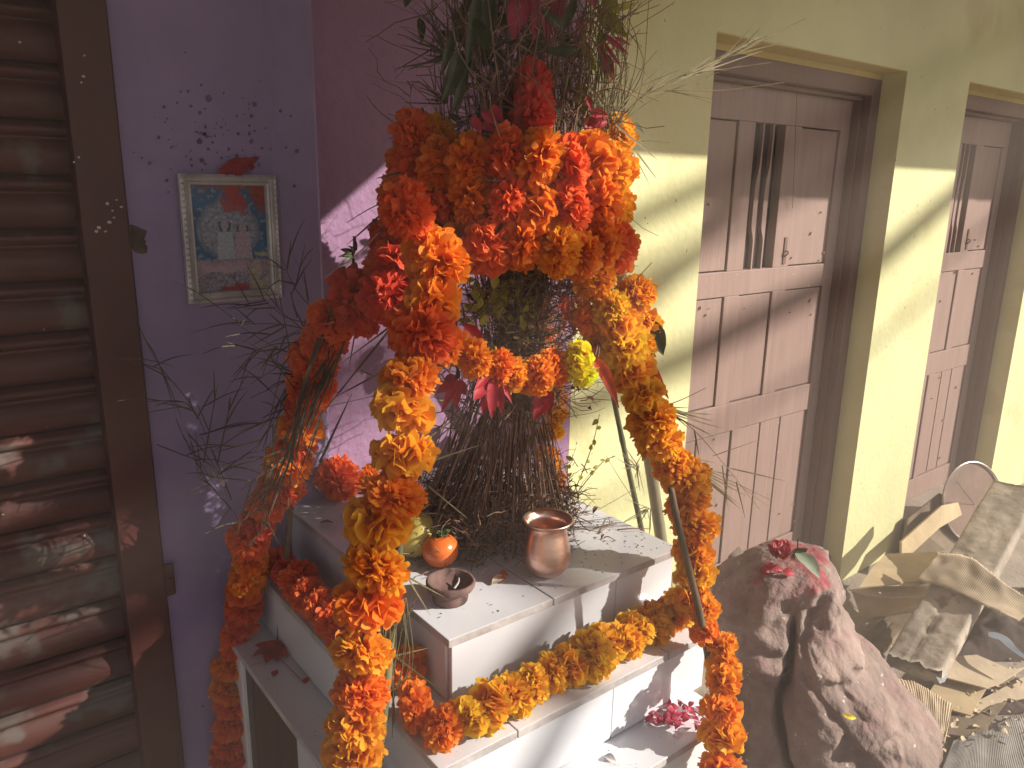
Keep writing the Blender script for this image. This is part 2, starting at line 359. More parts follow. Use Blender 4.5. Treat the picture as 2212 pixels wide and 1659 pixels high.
# the print itself: a generic faded scene of two pale seated figures under an arch on blue, smeared with red
def pcol(u, v):
    nz = noise.noise(Vector((u*6, v*8, 1))); n2 = noise.noise(Vector((u*19, v*25, 4))); n3 = noise.noise(Vector((u*40, v*55, 9)))
    c = Vector((.03, .13, .26))*(1+.3*nz)
    c = c.lerp(Vector((.22,.28,.34)), max(0, min(1, (n2-.15)*3)))
    d = math.hypot((u-.47)/.44, (v-.58)/.30)+.10*noise.noise(Vector((math.atan2(v-.58, u-.46)*3.5, 2, 7)))+.08*n2
    if d < 1: c = c.lerp(Vector((.25,.28,.35))*(1+.6*n2+.5*n3), min(1, (1-d)*7))
    if .84 < d < .92: c = c.lerp(Vector((.10,.12,.17)), max(0, .3+.9*n2))
    for (cu, cv, s) in ((.42,.60,1.), (.66,.56,.9)):
        hd = math.hypot((u-cu)/.055, (v-cv-.03)/.05)
        if hd < 1.5 and abs(u-cu) > .035 and v < cv+.06: c = Vector((.06,.06,.09))
        if hd < 1: c = Vector((.33,.31,.37))*(1+.4*n3)
        td = abs(u-cu)/(.10*s+.10*max(0, .53-v)); 
        if .30 < v < .56 and td < 1: c = Vector((.34,.38,.45)) if cu < .5 else Vector((.40,.28,.36))
        if .30 < v < .56 and td < 1: c = c.lerp(Vector((.50,.52,.56)), max(0, min(.8, n3*1.6)))
    if v < .30: c = Vector((.36,.25,.32))*(1+.5*nz)
    if v < .16+.05*nz: c = Vector((.20,.19,.25))*(1+.8*n2)
    if v < .36 and u > .72 and nz > -.2: c = Vector((.34,.31,.24))*(1+.4*n2)
    if v < .32: c = c.lerp(Vector((.5,.47,.5)), max(0, min(.6, n3*1.2)))
    rr = v-.80+.20*nz+.25*(u-.5)
    if rr > .05: c = c.lerp(Vector((.26,.045,.03))*(1+.5*n2), min(1, (rr-.05)*7))
    if math.hypot((u-.58)/.17, (v-.84)/.12) < 1+.9*nz+.5*n2: c = c.lerp(Vector((.36,.035,.03)), .8)
    if v < .05+.05*nz and abs(u-.5) < .2+.1*n2: c = Vector((.34,.03,.05))
    c *= 1+.25*noise.noise(Vector((u*70, v*90, 3)))
    return (max(0,c.x), max(0,c.y), max(0,c.z), 1)
b = MB(); nu, nv = 90, 120; x0, x1, z0, z1 = fx0+fw-.001, fx1-fw+.001, fz0+fw-.001, fz1-fw+.001
vs = []; cs = []
for j in range(nv+1):
    for i in range(nu+1):
        vs.append((x0+(x1-x0)*i/nu, YP-.0075, z0+(z1-z0)*j/nv)); cs.append(pcol(i/nu, j/nv))
b.add(vs, [(j*(nu+1)+i, j*(nu+1)+i+1, (j+1)*(nu+1)+i+1, (j+1)*(nu+1)+i) for j in range(nv) for i in range(nu)], 0, cs)
M['print'] = mat('print_paper', (1,1,1), .35, .05, 40, spec=.4, attr=True)
b.build('print', M['print'], pic, cols=True)
# ---------------------------------------------------------------- doors
def door(xl, xr, zd, label, panels):
    t = empty('panelled_door', ((xl+xr)/2, YW+.1, 0), label, 'door')
    YF = YW+.082; YL = YW+.141; fwd = .056
    b = MB(); Yb = YW+.19
    b.box((xl+.001, YF, .10), (xl+fwd, Yb, zd-.022)); b.box((xr-fwd, YF, .10), (xr-.001, Yb, zd-.022))
    b.box((xl+fwd, YF, zd-.078), (xr-fwd, Yb, zd-.022))
    b.box((xl+fwd, YF+.03, zd-.092), (xr-fwd, Yb, zd-.079)); b.box((xr-fwd-.012, YF+.03, .10), (xr-fwd, Yb, zd-.092))
    b.build('door_frame', M['frame'], t, bevel=.003)
    MB().box((xl, YF-.04, 0), (xr, Yb+.02, .10)).build('threshold', M['conc'], t, bevel=.006)
    X0, X1, Z0, Z1 = xl+fwd, xr-fwd-.012, .10, zd-.092
    MB().box((X0, YL+.045, Z0), (X1, YL+.05, Z1)).build('dark_gap', M['dark'], t)
    # leaf built from rails, stiles and sunk boards
    rails = [Z0, Z0+.10, .70, .80, 1.165, 1.245, 1.70, Z1]
    b = MB()
    for a, c in ((0,1), (2,3), (4,5), (6,7)): b.box((X0, YL, rails[a]), (X1, YL+.035, rails[c]))
    st = .060
    b.box((X0, YL+.0005, Z0+.001), (X0+st, YL+.034, Z1-.001)); b.box((X1-st, YL+.0005, Z0+.001), (X1, YL+.034, Z1-.001))
    pn = MB(); gv = .004
    def cols_(z0_, z1_, spec):
        # spec: list of (u0, u1, kind) in leaf widths
        for u0, u1, kind in spec:
            a = X0+st+(X1-X0-2*st)*u0; c = X0+st+(X1-X0-2*st)*u1
            if kind == 'p': pn.box((a+gv, YL+.007, z0_+gv), (c-gv, YL+.03, z1_-gv))
            elif kind == 's': b.box((a, YL+.0008, z0_), (c, YL+.034, z1_))
    cols_(rails[1], rails[2], [(0,.16,'p'), (.16,.40,'p'), (.40,.46,'s'), (.46,.62,'p'), (.62,.78,'p'), (.78,1,'p')])
    cols_(rails[3], rails[4], [(0,.26,'p'), (.26,.36,'s'), (.36,.60,'p'), (.60,.70,'s'), (.70,1,'p')])
    cols_(rails[5], rails[6], [(0,.26,'p'), (.26,.37,'s'), (.58,.70,'s'), (.70,1,'p')])
    lf = b.build('door_leaf', M['door'], t, bevel=.0022)
    pn.build('sunk_boards', M['door'], lf, bevel=.002)
    MB().box((X0+.01, YL+.0335, Z0+.01), (X1-.01, YL+.0445, rails[5]-.002)).build('leaf_back', M['frame'], lf)
    # wavy grille slats in the slot
    a = X0+st+(X1-X0-2*st)*.37; c = X0+st+(X1-X0-2*st)*.58; wd = (c-a)
    for k in (1, 2):
        gx = a+wd*k/3; s = MB(); z0_, z1_ = rails[5], rails[6]; n = 30; vs = []
        for i in range(n+1):
            u = i/n; z = z0_+(z1_-z0_)*u
            bw = .0035+.016*(1/(1+math.exp(-(u-.25)*60)))*(1/(1+math.exp((u-.66)*30)))
            vs += [(gx-bw, YL+.008, z), (gx+.0035, YL+.008, z), (gx+.0035, YL+.022, z), (gx-bw, YL+.022, z)]
        s.add(vs, [(4*i+q, 4*i+(q+1) % 4, 4*i+4+(q+1) % 4, 4*i+4+q) for i in range(n) for q in range(4)])
        s.build('grille_bar', M['door'], lf)
    dr = MB(); r4 = random.Random(int(xl*100))
    for i in range(46):
        x = r4.uniform(X0+.02, X1-.02); z = r4.choice([r4.uniform(.2,1.7), r4.gauss(1.2,.06)]); h_ = r4.uniform(.002,.012); w__ = r4.uniform(.0006,.0018)
        if X0+st+(X1-X0-2*st)*.35 < x < X0+st+(X1-X0-2*st)*.6 and z > 1.24: continue
        dr.prism([(x-w__, z), (x+w__, z+.001), (x+w__*.6, z+h_), (x-w__*.4, z+h_*.9)], 'y', YL-.0006, YL+.0072)
    dr.build('paint_drips', M['cardp'], lf)
    hs = MB(); hx = X0+st+(X1-X0-2*st)*.66; hs.box((hx-.008, YL-.003, 1.255), (hx+.008, YL+.0005, 1.345)); hs.tube(curve([(hx,YL-.003,1.30),(hx,YL-.014,1.295),(hx,YL-.003,1.28)],5), .0025, n=6)
    hs.build('hasp', M['frame'], lf, bevel=.001)
    return t
door(XL1, XR1, ZD1, 'near dusty brown panelled wooden door with a narrow grille slot, nearer the shrine', 0)
door(XL2, XR2, ZD2, 'far dusty brown panelled wooden door behind the leaning timber beam', 0)
# string hanging on the near door
q0 = aty(1722,170,YW+.07); q1 = aty(1712,450,YW+.13)
tag(MB().tube(curve([q0, aty(1718,300,YW+.12), q1], 6), .0008, n=4).build('hanging_string', M['straw'], origin=q0), 'thin pale string hanging in front of the near brown door', 'string')
# ---------------------------------------------------------------- roofs that shade the wall
rf = MB(); n = 80; vs = []; e0, e1 = 1.05, 9.0
for i in range(n*2+1):
    x = -3+(e1+3)*i/(2*n); z = .012*math.cos(i*math.pi/2*1.0)+.03
    vs += [(x, YW+.4, 3.02+z), (x, YW-1.2, 1.602+.75*1.2+z-.012)]
rf.add(vs, [(2*i, 2*i+1, 2*i+3, 2*i+2) for i in range(2*n)])
roof = rf.build('porch_roof', M['rust'], solid=.002, origin=(3, YW, 2.6)); MB().box((-3, YW-1.225, 2.497), (9, YW-1.2, 2.60)).build('eave_board', M['wood'], roof); tag(roof, 'corrugated iron porch roof over the doors, above the picture', 'roof')
ZC = 2.30; XE = 1.76
aw = MB(); vs = []; nx, ny = 24, 14
for j in range(ny+1):
    for i in range(nx+1):
        y = YW-.02-2.0*j/ny; x = -3+(XE-.30*max(0, .2-y)+3)*i/nx
        vs.append((x, y, ZC+.012*math.sin(i*1.1)*math.cos(j*.9) if i < nx else ZC))
aw.add(vs, [(j*(nx+1)+i, j*(nx+1)+i+1, (j+1)*(nx+1)+i+1, (j+1)*(nx+1)+i) for j in range(ny) for i in range(nx)])
tag(aw.build('shop_awning', M['tarp'], solid=.002, origin=(0, YW, ZC)), 'brown canvas awning above the shop shutter', 'awning')
# unseen cables added to cast soft shadow bands on wall, door and pedestal
S1 = Vector((.97, -1.0, .75))
def cable(pts, rad, dist, label):
    P = [Vector((x, YW, z))+S1*dist for x, z in pts]
    d0 = (P[1]-P[0]).normalized(); d1 = (P[-1]-P[-2]).normalized()
    P = [P[0]-d0*6]+P+[P[-1]+d1*6]
    tag(MB().tube(P, rad, n=8).build('shadow_cable', M['cable'], origin=P[1]), label, 'cable', 'unseen cables added for shadow bands')
cable([(1.2,.93), (2.07,1.11), (2.74,1.27), (3.25,1.50)], .050, 7.0, 'added unseen thick cable whose shadow crosses the near door')
cable([(1.3,1.36), (1.49,1.425), (1.74,1.505), (3.2,1.9)], .030, 6.0, 'added unseen thin cable, highest over the yellow wall')
cable([(1.2,1.20), (1.52,1.283), (1.75,1.347), (2.6,1.62)], .028, 8.0, 'added unseen thin cable just under the highest one')
cable([(.0,.28), (.10,.40), (.25,.52), (1.1,.98)], .036, 6.5, 'added unseen cable whose shadow falls on the pedestal face')
cable([(1.3,.64), (2.0,.78), (2.75,.95), (3.4,1.2)], .016, 9.0, 'added unseen thin cable, lowest over the doors')
# ---------------------------------------------------------------- pedestal
ped = empty('tiled_pedestal', (.75, 1.0, 0), 'three stepped pedestal faced with white glazed tiles under the shrine', 'pedestal')
YB = 1.36
tiers = [(.900, .521, .978, .795, .513, .986, .785), (.796, .446, .960, .700, .438, .968, .690), (.690, .381, .932, .628, .372, .940, .618)]
prev = 1e9
for ti, (zt, fx, fxr, fy, px0, px1, py0) in enumerate(tiers):
    th = .0125; zb = tiers[ti+1][0]+.0005 if ti < 2 else 0
    core = MB()
    if ti < 2: core.box((fx+.004, fy+.004, zb), (fxr-.004, YB-.01, zt-th-.001))
    else:
        core.box((fx+.035, fy+.004, 0), (fxr-.004, YB-.01, zt-th-.001)); core.box((fx+.004, fy+.004, 0), (fx+.03, 1.008, zt-th-.001)); core.box((fx+.004, 1.252, 0), (fx+.03, YB-.01, zt-th-.001))
    core.build('masonry_core', M['grout'], ped)
    # horizontal tread tiles
    xs = {0: [px0, .700, px1], 1: [px0, .560, .86, px1], 2: [px0, .60, .90, px1]}[ti]
    ys = {0: [py0, 1.085, YB], 1: [py0, .99, YB], 2: [py0, .90, 1.2, YB]}[ti]
    for i in range(len(xs)-1):
        for j in range(len(ys)-1):
            a, c = xs[i]+(.0009 if i else 0), xs[i+1]-(.0009 if i < len(xs)-2 else 0)
            y0, y1 = ys[j]+(.0009 if j else 0), ys[j+1]-(.0009 if j < len(ys)-2 else 0)
            dz = random.uniform(-.0004, .0004)
            MB().box((a, y0, zt-th+dz), (c, y1, zt+dz), 1, 0).build('tread_tile', [M['tile'], M['tedge']], ped, bevel=.0012)
    zt2 = zt-th-.0015; y_f = fy-.0
    # riser tiles front
    xs = [fx+.0, fx+.30, fxr] if ti else [fx, .84, fxr]
    for i in range(len(xs)-1):
        MB().box((xs[i]+.0006, fy-.004, zb+.001), (xs[i+1]-.0006, fy+.004, zt2)).build('riser_tile', M['tile'], ped, bevel=.0012)
    if ti < 2:
        ysd = [fy+.0045, fy+.30, YB-.01]
        for i in range(len(ysd)-1):
            MB().box((fx-.004, ysd[i]+.0006, zb+.001), (fx+.004, ysd[i+1]-.0006, zt2)).build('side_tile', M['tile'], ped, bevel=.0012)
            MB().box((fxr-.004, ysd[i]+.0006, zb+.001), (fxr+.004, ysd[i+1]-.0006, zt2)).build('side_tile', M['tile'], ped, bevel=.0012)
    else:
        MB().box((fx-.004, 1.255, .02), (fx+.004, YB-.01, zt2)).build('side_tile', M['tile'], ped, bevel=.0012)
        MB().box((fx-.004, fy+.0045, .02), (fx+.004, 1.005, zt2)).build('side_tile', M['tile'], ped, bevel=.0012)
        MB().box((fx+.012, 1.008, .0), (fx+.022, 1.252, zt2)).build('niche_board', M['panel'], ped)
# ---------------------------------------------------------------- marigolds
def petal(mb, base, d, side, L, w, curl, rnd, tipc):
    """ruffled petal from base along d, flat across side"""
    nn = d.cross(side).normalized(); vs = []; cs = []
    nr, nc = 3, 3
    for i in range(nr+1):
        u = i/nr
        for j in range(nc+1):
            v = j/nc*2-1
            ww = w*(.30+.70*math.sin(min(1, u*1.15)*math.pi*.5))
            off = nn*(curl*L*u*u + .16*w*math.sin(v*6.5+rnd*9)*u*u + .10*w*math.cos(v*2+rnd*5)*u)
            ext = L*(u-(.10*abs(v)**2+.07*math.cos(v*9+rnd*4))*(u > .9))
            vs.append(base+d*ext+side*(ww*v)+off)
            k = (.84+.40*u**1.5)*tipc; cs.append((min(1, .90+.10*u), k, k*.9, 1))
    mb.add(vs, [(i*(nc+1)+j, i*(nc+1)+j+1, (i+1)*(nc+1)+j+1, (i+1)*(nc+1)+j) for i in range(nr) for j in range(nc)], 0, cs)
def marigold(seed, n, flat, wid, openness):
    rd = random.Random(seed); mb = MB()
    for i in range(n):
        z = 1-2*(i+.5)/n; ph = i*2.399963+rd.uniform(-.25,.25)
        r = math.sqrt(max(0, 1-z*z)); d = Vector((r*math.cos(ph), r*math.sin(ph), z*flat+rd.uniform(-.12,.12))).normalized()
        S = d.cross(Vector((rd.uniform(-1,1), rd.uniform(-1,1), rd.uniform(-1,1)))).normalized()
        ln = math.sqrt(1/((d.x**2+d.y**2)+(d.z/flat)**2))
        L = ln*rd.uniform(.50, .66)*openness; start = d*ln*(.40 if openness <= 1 else .3)
        petal(mb, start, (d+Vector((rd.uniform(-.3,.3), rd.uniform(-.3,.3), rd.uniform(-.3,.3)))).normalized(), S, L, wid*rd.uniform(.7,1.25), rd.uniform(-.4,.4), rd.random(), rd.uniform(.82,1.18))
    # inner core so that no light shines through
    nseg = 10
    vs = []; 
    for i in range(6):
        a = math.pi*(i/5); 
        for k in range(nseg):
            q = 2*math.pi*k/nseg; vs.append((.60*math.sin(a)*math.cos(q), .60*math.sin(a)*math.sin(q), .60*flat*math.cos(a)))
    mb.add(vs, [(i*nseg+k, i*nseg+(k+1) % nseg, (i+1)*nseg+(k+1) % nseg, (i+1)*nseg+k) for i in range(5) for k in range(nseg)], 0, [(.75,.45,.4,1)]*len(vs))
    me = bpy.data.meshes.new('marigold'); me.from_pydata([Vector(v) for v in mb.v], [], mb.f)
    me.polygons.foreach_set('use_smooth', [True]*len(me.polygons))
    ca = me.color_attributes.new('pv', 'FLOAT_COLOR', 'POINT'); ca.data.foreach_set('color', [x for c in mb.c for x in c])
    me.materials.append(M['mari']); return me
POM = [marigold(11, 330, .72, .125, 1.0), marigold(12, 380, .66, .11, 1.0), marigold(13, 300, .80, .14, 1.0), marigold(17, 420, .70, .10, .95)]
OPN = [marigold(21, 130, .62, .23, 1.1), marigold(22, 150, .58, .20, 1.08), marigold(23, 120, .7, .24, 1.12)]
def flower(parent, pos, axis, r, col, kind=None, name='marigold'):
    me = random.choice(OPN if kind == 'o' or (kind is None and random.random() < .38) else POM)
    o = bpy.data.objects.new(name, me); COL.link(o)
    q = Vector(axis).to_track_quat('Z', 'Y').to_matrix().to_4x4() @ Matrix.Rotation(random.uniform(0, 6.28), 4, 'Z')
    sc = Matrix.Diagonal((r*random.uniform(.93,1.07), r*random.uniform(.93,1.07), r*random.uniform(.9,1.1), 1))
    base = Vector(parent.location) if parent else Vector((0,0,0))
    loc = Matrix.Translation(Vector(pos)-base)
    o.matrix_basis = loc @ q @ sc
    if parent: o.parent = parent
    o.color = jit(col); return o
def garland(label, pts, r, cols, group=None, gap=.62, string=True, axis_jit=.35, kinds=None, name='marigold_garland', jitp=.006):
    """pts: 3D control points; r: radius or list (per control pt); cols: function(u)->colour"""
    C_ = curve(pts, 10); root = empty(name, C_[0], label, 'garland', group)
    # arc-length walk
    seg = [0]
    for i in range(1, len(C_)): seg.append(seg[-1]+(C_[i]-C_[i-1]).length)
    tot = seg[-1]; s = 0; k = 0
    def pos(s):
        i = 1
        while i < len(seg)-1 and seg[i] < s: i += 1
        t = (s-seg[i-1])/max(1e-9, seg[i]-seg[i-1]); return C_[i-1].lerp(C_[i], t), (C_[i]-C_[i-1]).normalized()
    while s <= tot:
        u = s/tot
        rr = r if not isinstance(r, (list, tuple)) else r[min(len(r)-2, int(u*(len(r)-1)))]*(1-(u*(len(r)-1)) % 1)+r[min(len(r)-1, int(u*(len(r)-1))+1)]*((u*(len(r)-1)) % 1)
        p, t = pos(s); rr *= random.uniform(.86, 1.13)
        ax = (t+Vector([random.uniform(-axis_jit, axis_jit) for _ in range(3)])).normalized()
        flower(root, p+Vector([random.uniform(-jitp, jitp) for _ in range(3)]), ax, rr, cols(u), kinds(u) if kinds else None)
        s += rr*2*gap*random.uniform(.88, 1.1); k += 1
    if string: MB().tube([C_[i]-C_[0]*0 for i in range(0, len(C_), 3)], .0012, n=4).build('string', M['straw'], root)
    return root
def mixc(*a):
    tot = sum(w_ for _, w_ in a)
    def f(u):
        x = random.uniform(0, tot)
        for c, w_ in a:
            x -= w_
            if x <= 0: return c
        return a[-1][0]
    return f
RC = Vector((.768, 1.0, 1.47))                   # centre of the thick wreath
def ringpts(rad, z, a0, a1, n=14, wob=.0):
    return [Vector((RC.x+rad*math.cos(R_(a0+(a1-a0)*i/n)), RC.y+rad*math.sin(R_(a0+(a1-a0)*i/n)), z+wob*math.sin(i*1.7))) for i in range(n+1)]
def sidec(u):  # light put into petal colour: redder on the left, lighter on the right
    return random.choice([SHADE_RED, SHADE_RED, ORANGE]) if u < .30 else (random.choice([SHADE_RED, ORANGE, ORANGE, LIGHT]) if u < .6 else random.choice([ORANGE, LIGHT, LIGHT]))
gg = 'coils of the thick marigold wreath'
PK = lambda u: 'o' if random.random() < .12 else 'p'
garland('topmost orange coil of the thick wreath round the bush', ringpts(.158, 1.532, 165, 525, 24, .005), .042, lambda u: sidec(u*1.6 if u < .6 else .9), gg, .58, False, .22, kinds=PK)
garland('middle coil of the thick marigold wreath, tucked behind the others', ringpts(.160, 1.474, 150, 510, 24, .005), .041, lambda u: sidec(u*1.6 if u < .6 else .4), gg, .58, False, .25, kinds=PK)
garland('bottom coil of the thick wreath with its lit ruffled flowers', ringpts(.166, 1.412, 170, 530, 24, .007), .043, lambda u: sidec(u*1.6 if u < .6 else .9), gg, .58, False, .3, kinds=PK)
# front-left strand
fl = [aty(945,560,.84), aty(930,625,.83), aty(930,690,.825), aty(905,730,.82), aty(900,790,.81), aty(885,870,.80), aty(872,925,.79), aty(865,990,.785), aty(845,1065,.78),
      aty(820,1120,.775), aty(812,1190,.77), aty(800,1270,.765), aty(795,1330,.76), aty(780,1400,.755), aty(775,1480,.75), aty(765,1560,.74), aty(758,1650,.73), aty(750,1760,.72)]
def flc(u): return random.choice([ORANGE, LIGHT, SHADE_RED]) if u < .30 else (random.choice([YEL, LIGHT]) if .34 < u < .42 else random.choice([ORANGE, LIGHT, LIGHT]))
FLG = garland('long bright garland running down the front left pole, nearest the viewer', fl, [.046,.044,.044,.043,.041,.039,.035], flc, 'garlands hung down the poles', .57)
# left strand, its shade put into redder petal colours
le = [aty(885,520,1.0), aty(855,590,1.0), aty(790,640,1.02), aty(720,690,1.06), aty(690,770,1.09), aty(668,850,1.12), aty(645,925,1.15), aty(620,1000,1.18), aty(585,1080,1.2), aty(550,1140,1.22),
      aty(535,1220,1.24), aty(528,1310,1.27), aty(508,1400,1.295), aty(498,1480,1.30), aty(494,1560,1.30), aty(490,1640,1.305)]
garland('orange garland tinted red for shade, sloping down along the lilac pillar on the left', le, [.050,.046,.040,.038,.036,.034,.032], mixc((SHADE_RED,3), (SHADE_DRED,1), (ORANGE,1)), 'garlands hung down the poles', .52)
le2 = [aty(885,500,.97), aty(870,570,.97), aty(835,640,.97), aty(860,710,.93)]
garland('short garland tinted red for shade, bunched behind the front left strand under the wreath', le2, .045, mixc((SHADE_RED,2), (SHADE_DRED,1)), 'garlands hung down the poles', .62)
# front-right strand
fr_ = [aty(1275,565,.86), aty(1300,630,.83), aty(1325,690,.82), aty(1340,745,.81), aty(1370,810,.80), aty(1395,870,.78), aty(1430,950,.765), aty(1468,1020,.75), aty(1495,1090,.735),
       aty(1502,1170,.725), aty(1497,1250,.71), aty(1490,1310,.70)]
garland('long orange garland running down the front right pole beside the near door', fr_, [.036,.040,.044,.040,.038,.039,.038], lambda u: random.choice([LIGHT, LIGHT, YEL]), 'garlands hung down the poles', .50)
fr2 = [aty(1370,640,.86), aty(1385,680,.85), aty(1385,730,.84), aty(1360,770,.83)]
garland('short bright bunch of flowers tied to the right of the front right garland', fr2, .036, lambda u: random.choice([LIGHT, YEL]), 'garlands hung down the poles', .6)
lo = [aty(1510,1290,.69), aty(1525,1350,.66), aty(1555,1395,.645), aty(1560,1445,.625), aty(1552,1500,.60), aty(1560,1560,.585), aty(1562,1620,.575), aty(1555,1700,.565)]
garland('loose tail of orange flowers hanging between the pedestal and the rock', lo, [.024,.024,.028,.031,.034,.035,.035], lambda u: random.choice([ORANGE, LIGHT, ORANGE, LIGHT]), 'garlands hung down the poles', .62)
bk = [aty(1165,600,1.15), aty(1160,680,1.17), aty(1185,750,1.18), aty(1195,840,1.2), aty(1200,900,1.22), aty(1180,980,1.24), aty(1205,1040,1.25), aty(1190,1100,1.26)]
garland('thin garland hanging at the back of the shrine behind the stems', bk, .027, lambda u: random.choice([SHADE_RED, ORANGE]) if u < .45 else random.choice([LIGHT, YEL]), 'garlands hung down the poles', .8)
# swag at mid height
sw = [aty(975,745,.84), aty(1010,772,.83), aty(1050,785,.83), aty(1098,802,.83), aty(1155,812,.83), aty(1210,797,.82), aty(1232,792,.81)]
garland('short swag of marigolds slung between the two front garlands', sw, .030, mixc((ORANGE,2), (LIGHT,1)), None, .66)
sy = empty('yellow_flower', aty(1258,788,.85), 'lemon yellow marigold at the right end of the short swag', 'flower')
for x, y in ((1252,768), (1258,802), (1240,788)): flower(sy, aty(x, y, .80), (1,.2,0), .025, LEM, 'o')
# strand lying on the middle step
lay = [(905,1530,.90), (978,1560,1.05), (1050,1528,1.0), (1100,1493,1.), (1145,1482,1.), (1195,1445,1.15), (1248,1430,1.05), (1300,1400,1.), (1345,1378,1.), (1400,1352,1.), (1450,1330,1.05), (1492,1296,1.1)]
lp = [atz(x, y, .826) for x, y, s in lay]
garland('yellow orange garland lying along the front of the middle step', lp, .034, lambda u: random.choice([YEL, YEL, YEL, LIGHT]) if u > .12 else ORANGE, 'garlands laid round the middle step', .54, True, .5)
ll = [atz(595,1222,.83), atz(635,1255,.83), atz(672,1290,.83), atz(705,1325,.83), atz(745,1370,.83), atz(800,1430,.83), atz(860,1490,.825)]
garland('orange garland tinted red for shade, lying along the left side of the middle step', ll, [.033,.034,.034,.034,.032], lambda u: random.choice([SHADE_RED, SHADE_RED, SHADE_DRED]) if u < .7 else ORANGE, 'garlands laid round the middle step', .66, True, .5)
t_ = empty('loose_marigold', atz(732,1075,.9), 'large shade-reddened marigold head resting at the back left of the top step', 'flower')
flower(t_, atz(732,1075,.9)+Vector((0,0,.040)), (.2,-1,.5), .046, SHADE_RED, 'p')
t_ = empty('loose_marigold', atz(798,1062,.9), 'small orange marigold beside the large reddened head on the top step', 'flower')
flower(t_, atz(798,1062,.9)+Vector((0,0,.028)), (.5,-1,.2), .030, ORANGE)
t_ = empty('loose_marigold', atz(890,1520,.796), 'orange marigold head at the front left corner of the middle step', 'flower')
flower(t_, atz(882,1490,.796)+Vector((0,0,.034)), (.1,-1,.3), .036, ORANGE, 'o')
for x, y, lb, r, c in ((897,365,'shade-reddened marigold head on the left flank of the wreath, under the shoulder head',.041,SHADE_RED), (878,450,'lowest shade-reddened marigold head on the left flank of the wreath',.041,SHADE_RED), (948,300,'sunlit frilled marigold head at the top left of the wreath',.040,LIGHT), (1268,690,'small marigold tucked left of the front right garland',.026,ORANGE), (1290,745,'pale orange marigold left of the thickest part of the front right garland',.028,LIGHT),
                  (900,305,'shade-reddened marigold head on the left shoulder of the wreath',.044,SHADE_RED), (1338,290,'bright orange marigold head on the right shoulder of the wreath',.036,LIGHT)):
    pp = aty(x, y, .84 if y > 400 else (1.0 if x < 1000 else .97)); t_ = empty('loose_marigold', pp, lb, 'flower'); flower(t_, pp, (.4,-1,.3), r, c, 'p')
# ---------------------------------------------------------------- poles
def pole(label, p0, p1, r0, r1, m_, nodes=5, name='bamboo_pole'):
    p0 = Vector(p0); p1 = Vector(p1); L = (p1-p0).length; n = 60
    pts = [p0.lerp(p1, i/n)+Vector((math.sin(i*.08)*.006, 0, 0)) for i in range(n+1)]
    def rr(u):
        k = abs(((u*nodes+.3) % 1)-.5); return (r0+(r1-r0)*u)*(1+.16*math.exp(-(k/.03)**2)*1.0)
    o = MB().tube(pts, rr, n=12).build(name, m_, smooth=True, origin=p0); return tag(o, label, 'pole', 'poles of the shrine')
a0 = aty(1420,1130,1.20); a1 = aty(1342,565,1.10); dd = (a1-a0)
pole('thick pale bamboo pole at the back right, lit against the yellow wall', a0-dd*(a0.z/dd.z)*1.0, a1+dd*.25, .019, .0105, M['bamboo'], 7)
a0 = aty(1378,1110,1.16); a1 = aty(1342,925,1.14); dd = a1-a0
pole('thin greenish stalk just left of the thick bamboo pole', a0-dd*(a0.z/dd.z), a1+dd*.9, .009, .005, M['bamboog'], 9)
a0 = aty(1530,1400,.615); a1 = aty(1462,1085,.685); dd = a1-a0
pole('thin brown stick crossing in front of the front right garland', Vector((.925,.640,.692)), a1+dd*.10, .0062, .0048, M['bstick'], 8)
a0 = aty(808,1655,.76); a1 = aty(845,1300,.79); dd = a1-a0
pole('slim green stalk on the right edge of the front left garland', a0-dd*(a0.z/dd.z)*.98, aty(925,650,.86), .0062, .005, M['bamboog'], 8)
a0 = aty(520,1590,1.30); a1 = aty(690,800,1.13); dd = a1-a0
pole('dark stalk hidden under the shaded left garland', (a0.x-.01, 1.325, 0), aty(655,900,1.19), .007, .005, M['bstick'], 8)
# ---------------------------------------------------------------- bush: stems, twigs, leaves
BC = Vector((.765, 1.045, .9))
bush = empty('dry_bush', BC, 'dry bush of thin brown stems standing on the top step inside the wreath', 'bush')
rs = random.Random(31)
for i in range(96):
    a = rs.uniform(0, 6.283); rr = math.sqrt(rs.random())
    bx_ = BC.x+.165*rr*math.cos(a); by_ = BC.y+.135*rr*math.sin(a)
    nk = Vector((.79+.035*rr*math.cos(a)+rs.gauss(0,.012), 1.02+.035*rr*math.sin(a)+rs.gauss(0,.012), 1.14+rs.uniform(-.03,.06)))
    a2 = a+rs.uniform(-.5,.5); r2 = .13*rr+.01
    top = Vector((.775+r2*math.cos(a2)*1.15, 1.0+r2*math.sin(a2), rs.uniform(1.55, 2.02)))
    bs = Vector((bx_, by_, .902)); nk = nk+Vector((rs.gauss(0,.012), rs.gauss(0,.012), rs.uniform(-.02,.10)))
    pts = [bs, bs.lerp(nk, .33)+Vector((rs.gauss(0,.006), rs.gauss(0,.006), 0)), bs.lerp(nk, .7)+Vector((rs.gauss(0,.005), rs.gauss(0,.005), 0)), nk,
           nk.lerp(top, .45)+Vector((rs.gauss(0,.02), rs.gauss(0,.02), 0)), top]
    r0 = rs.uniform(.0010, .0023)
    MB().tube(curve(pts, 4), r0, r0*.55, n=5).build('stem', M['stem'] if rs.random() < .75 else M['twig'], bush, smooth=True)
fs_ = MB()
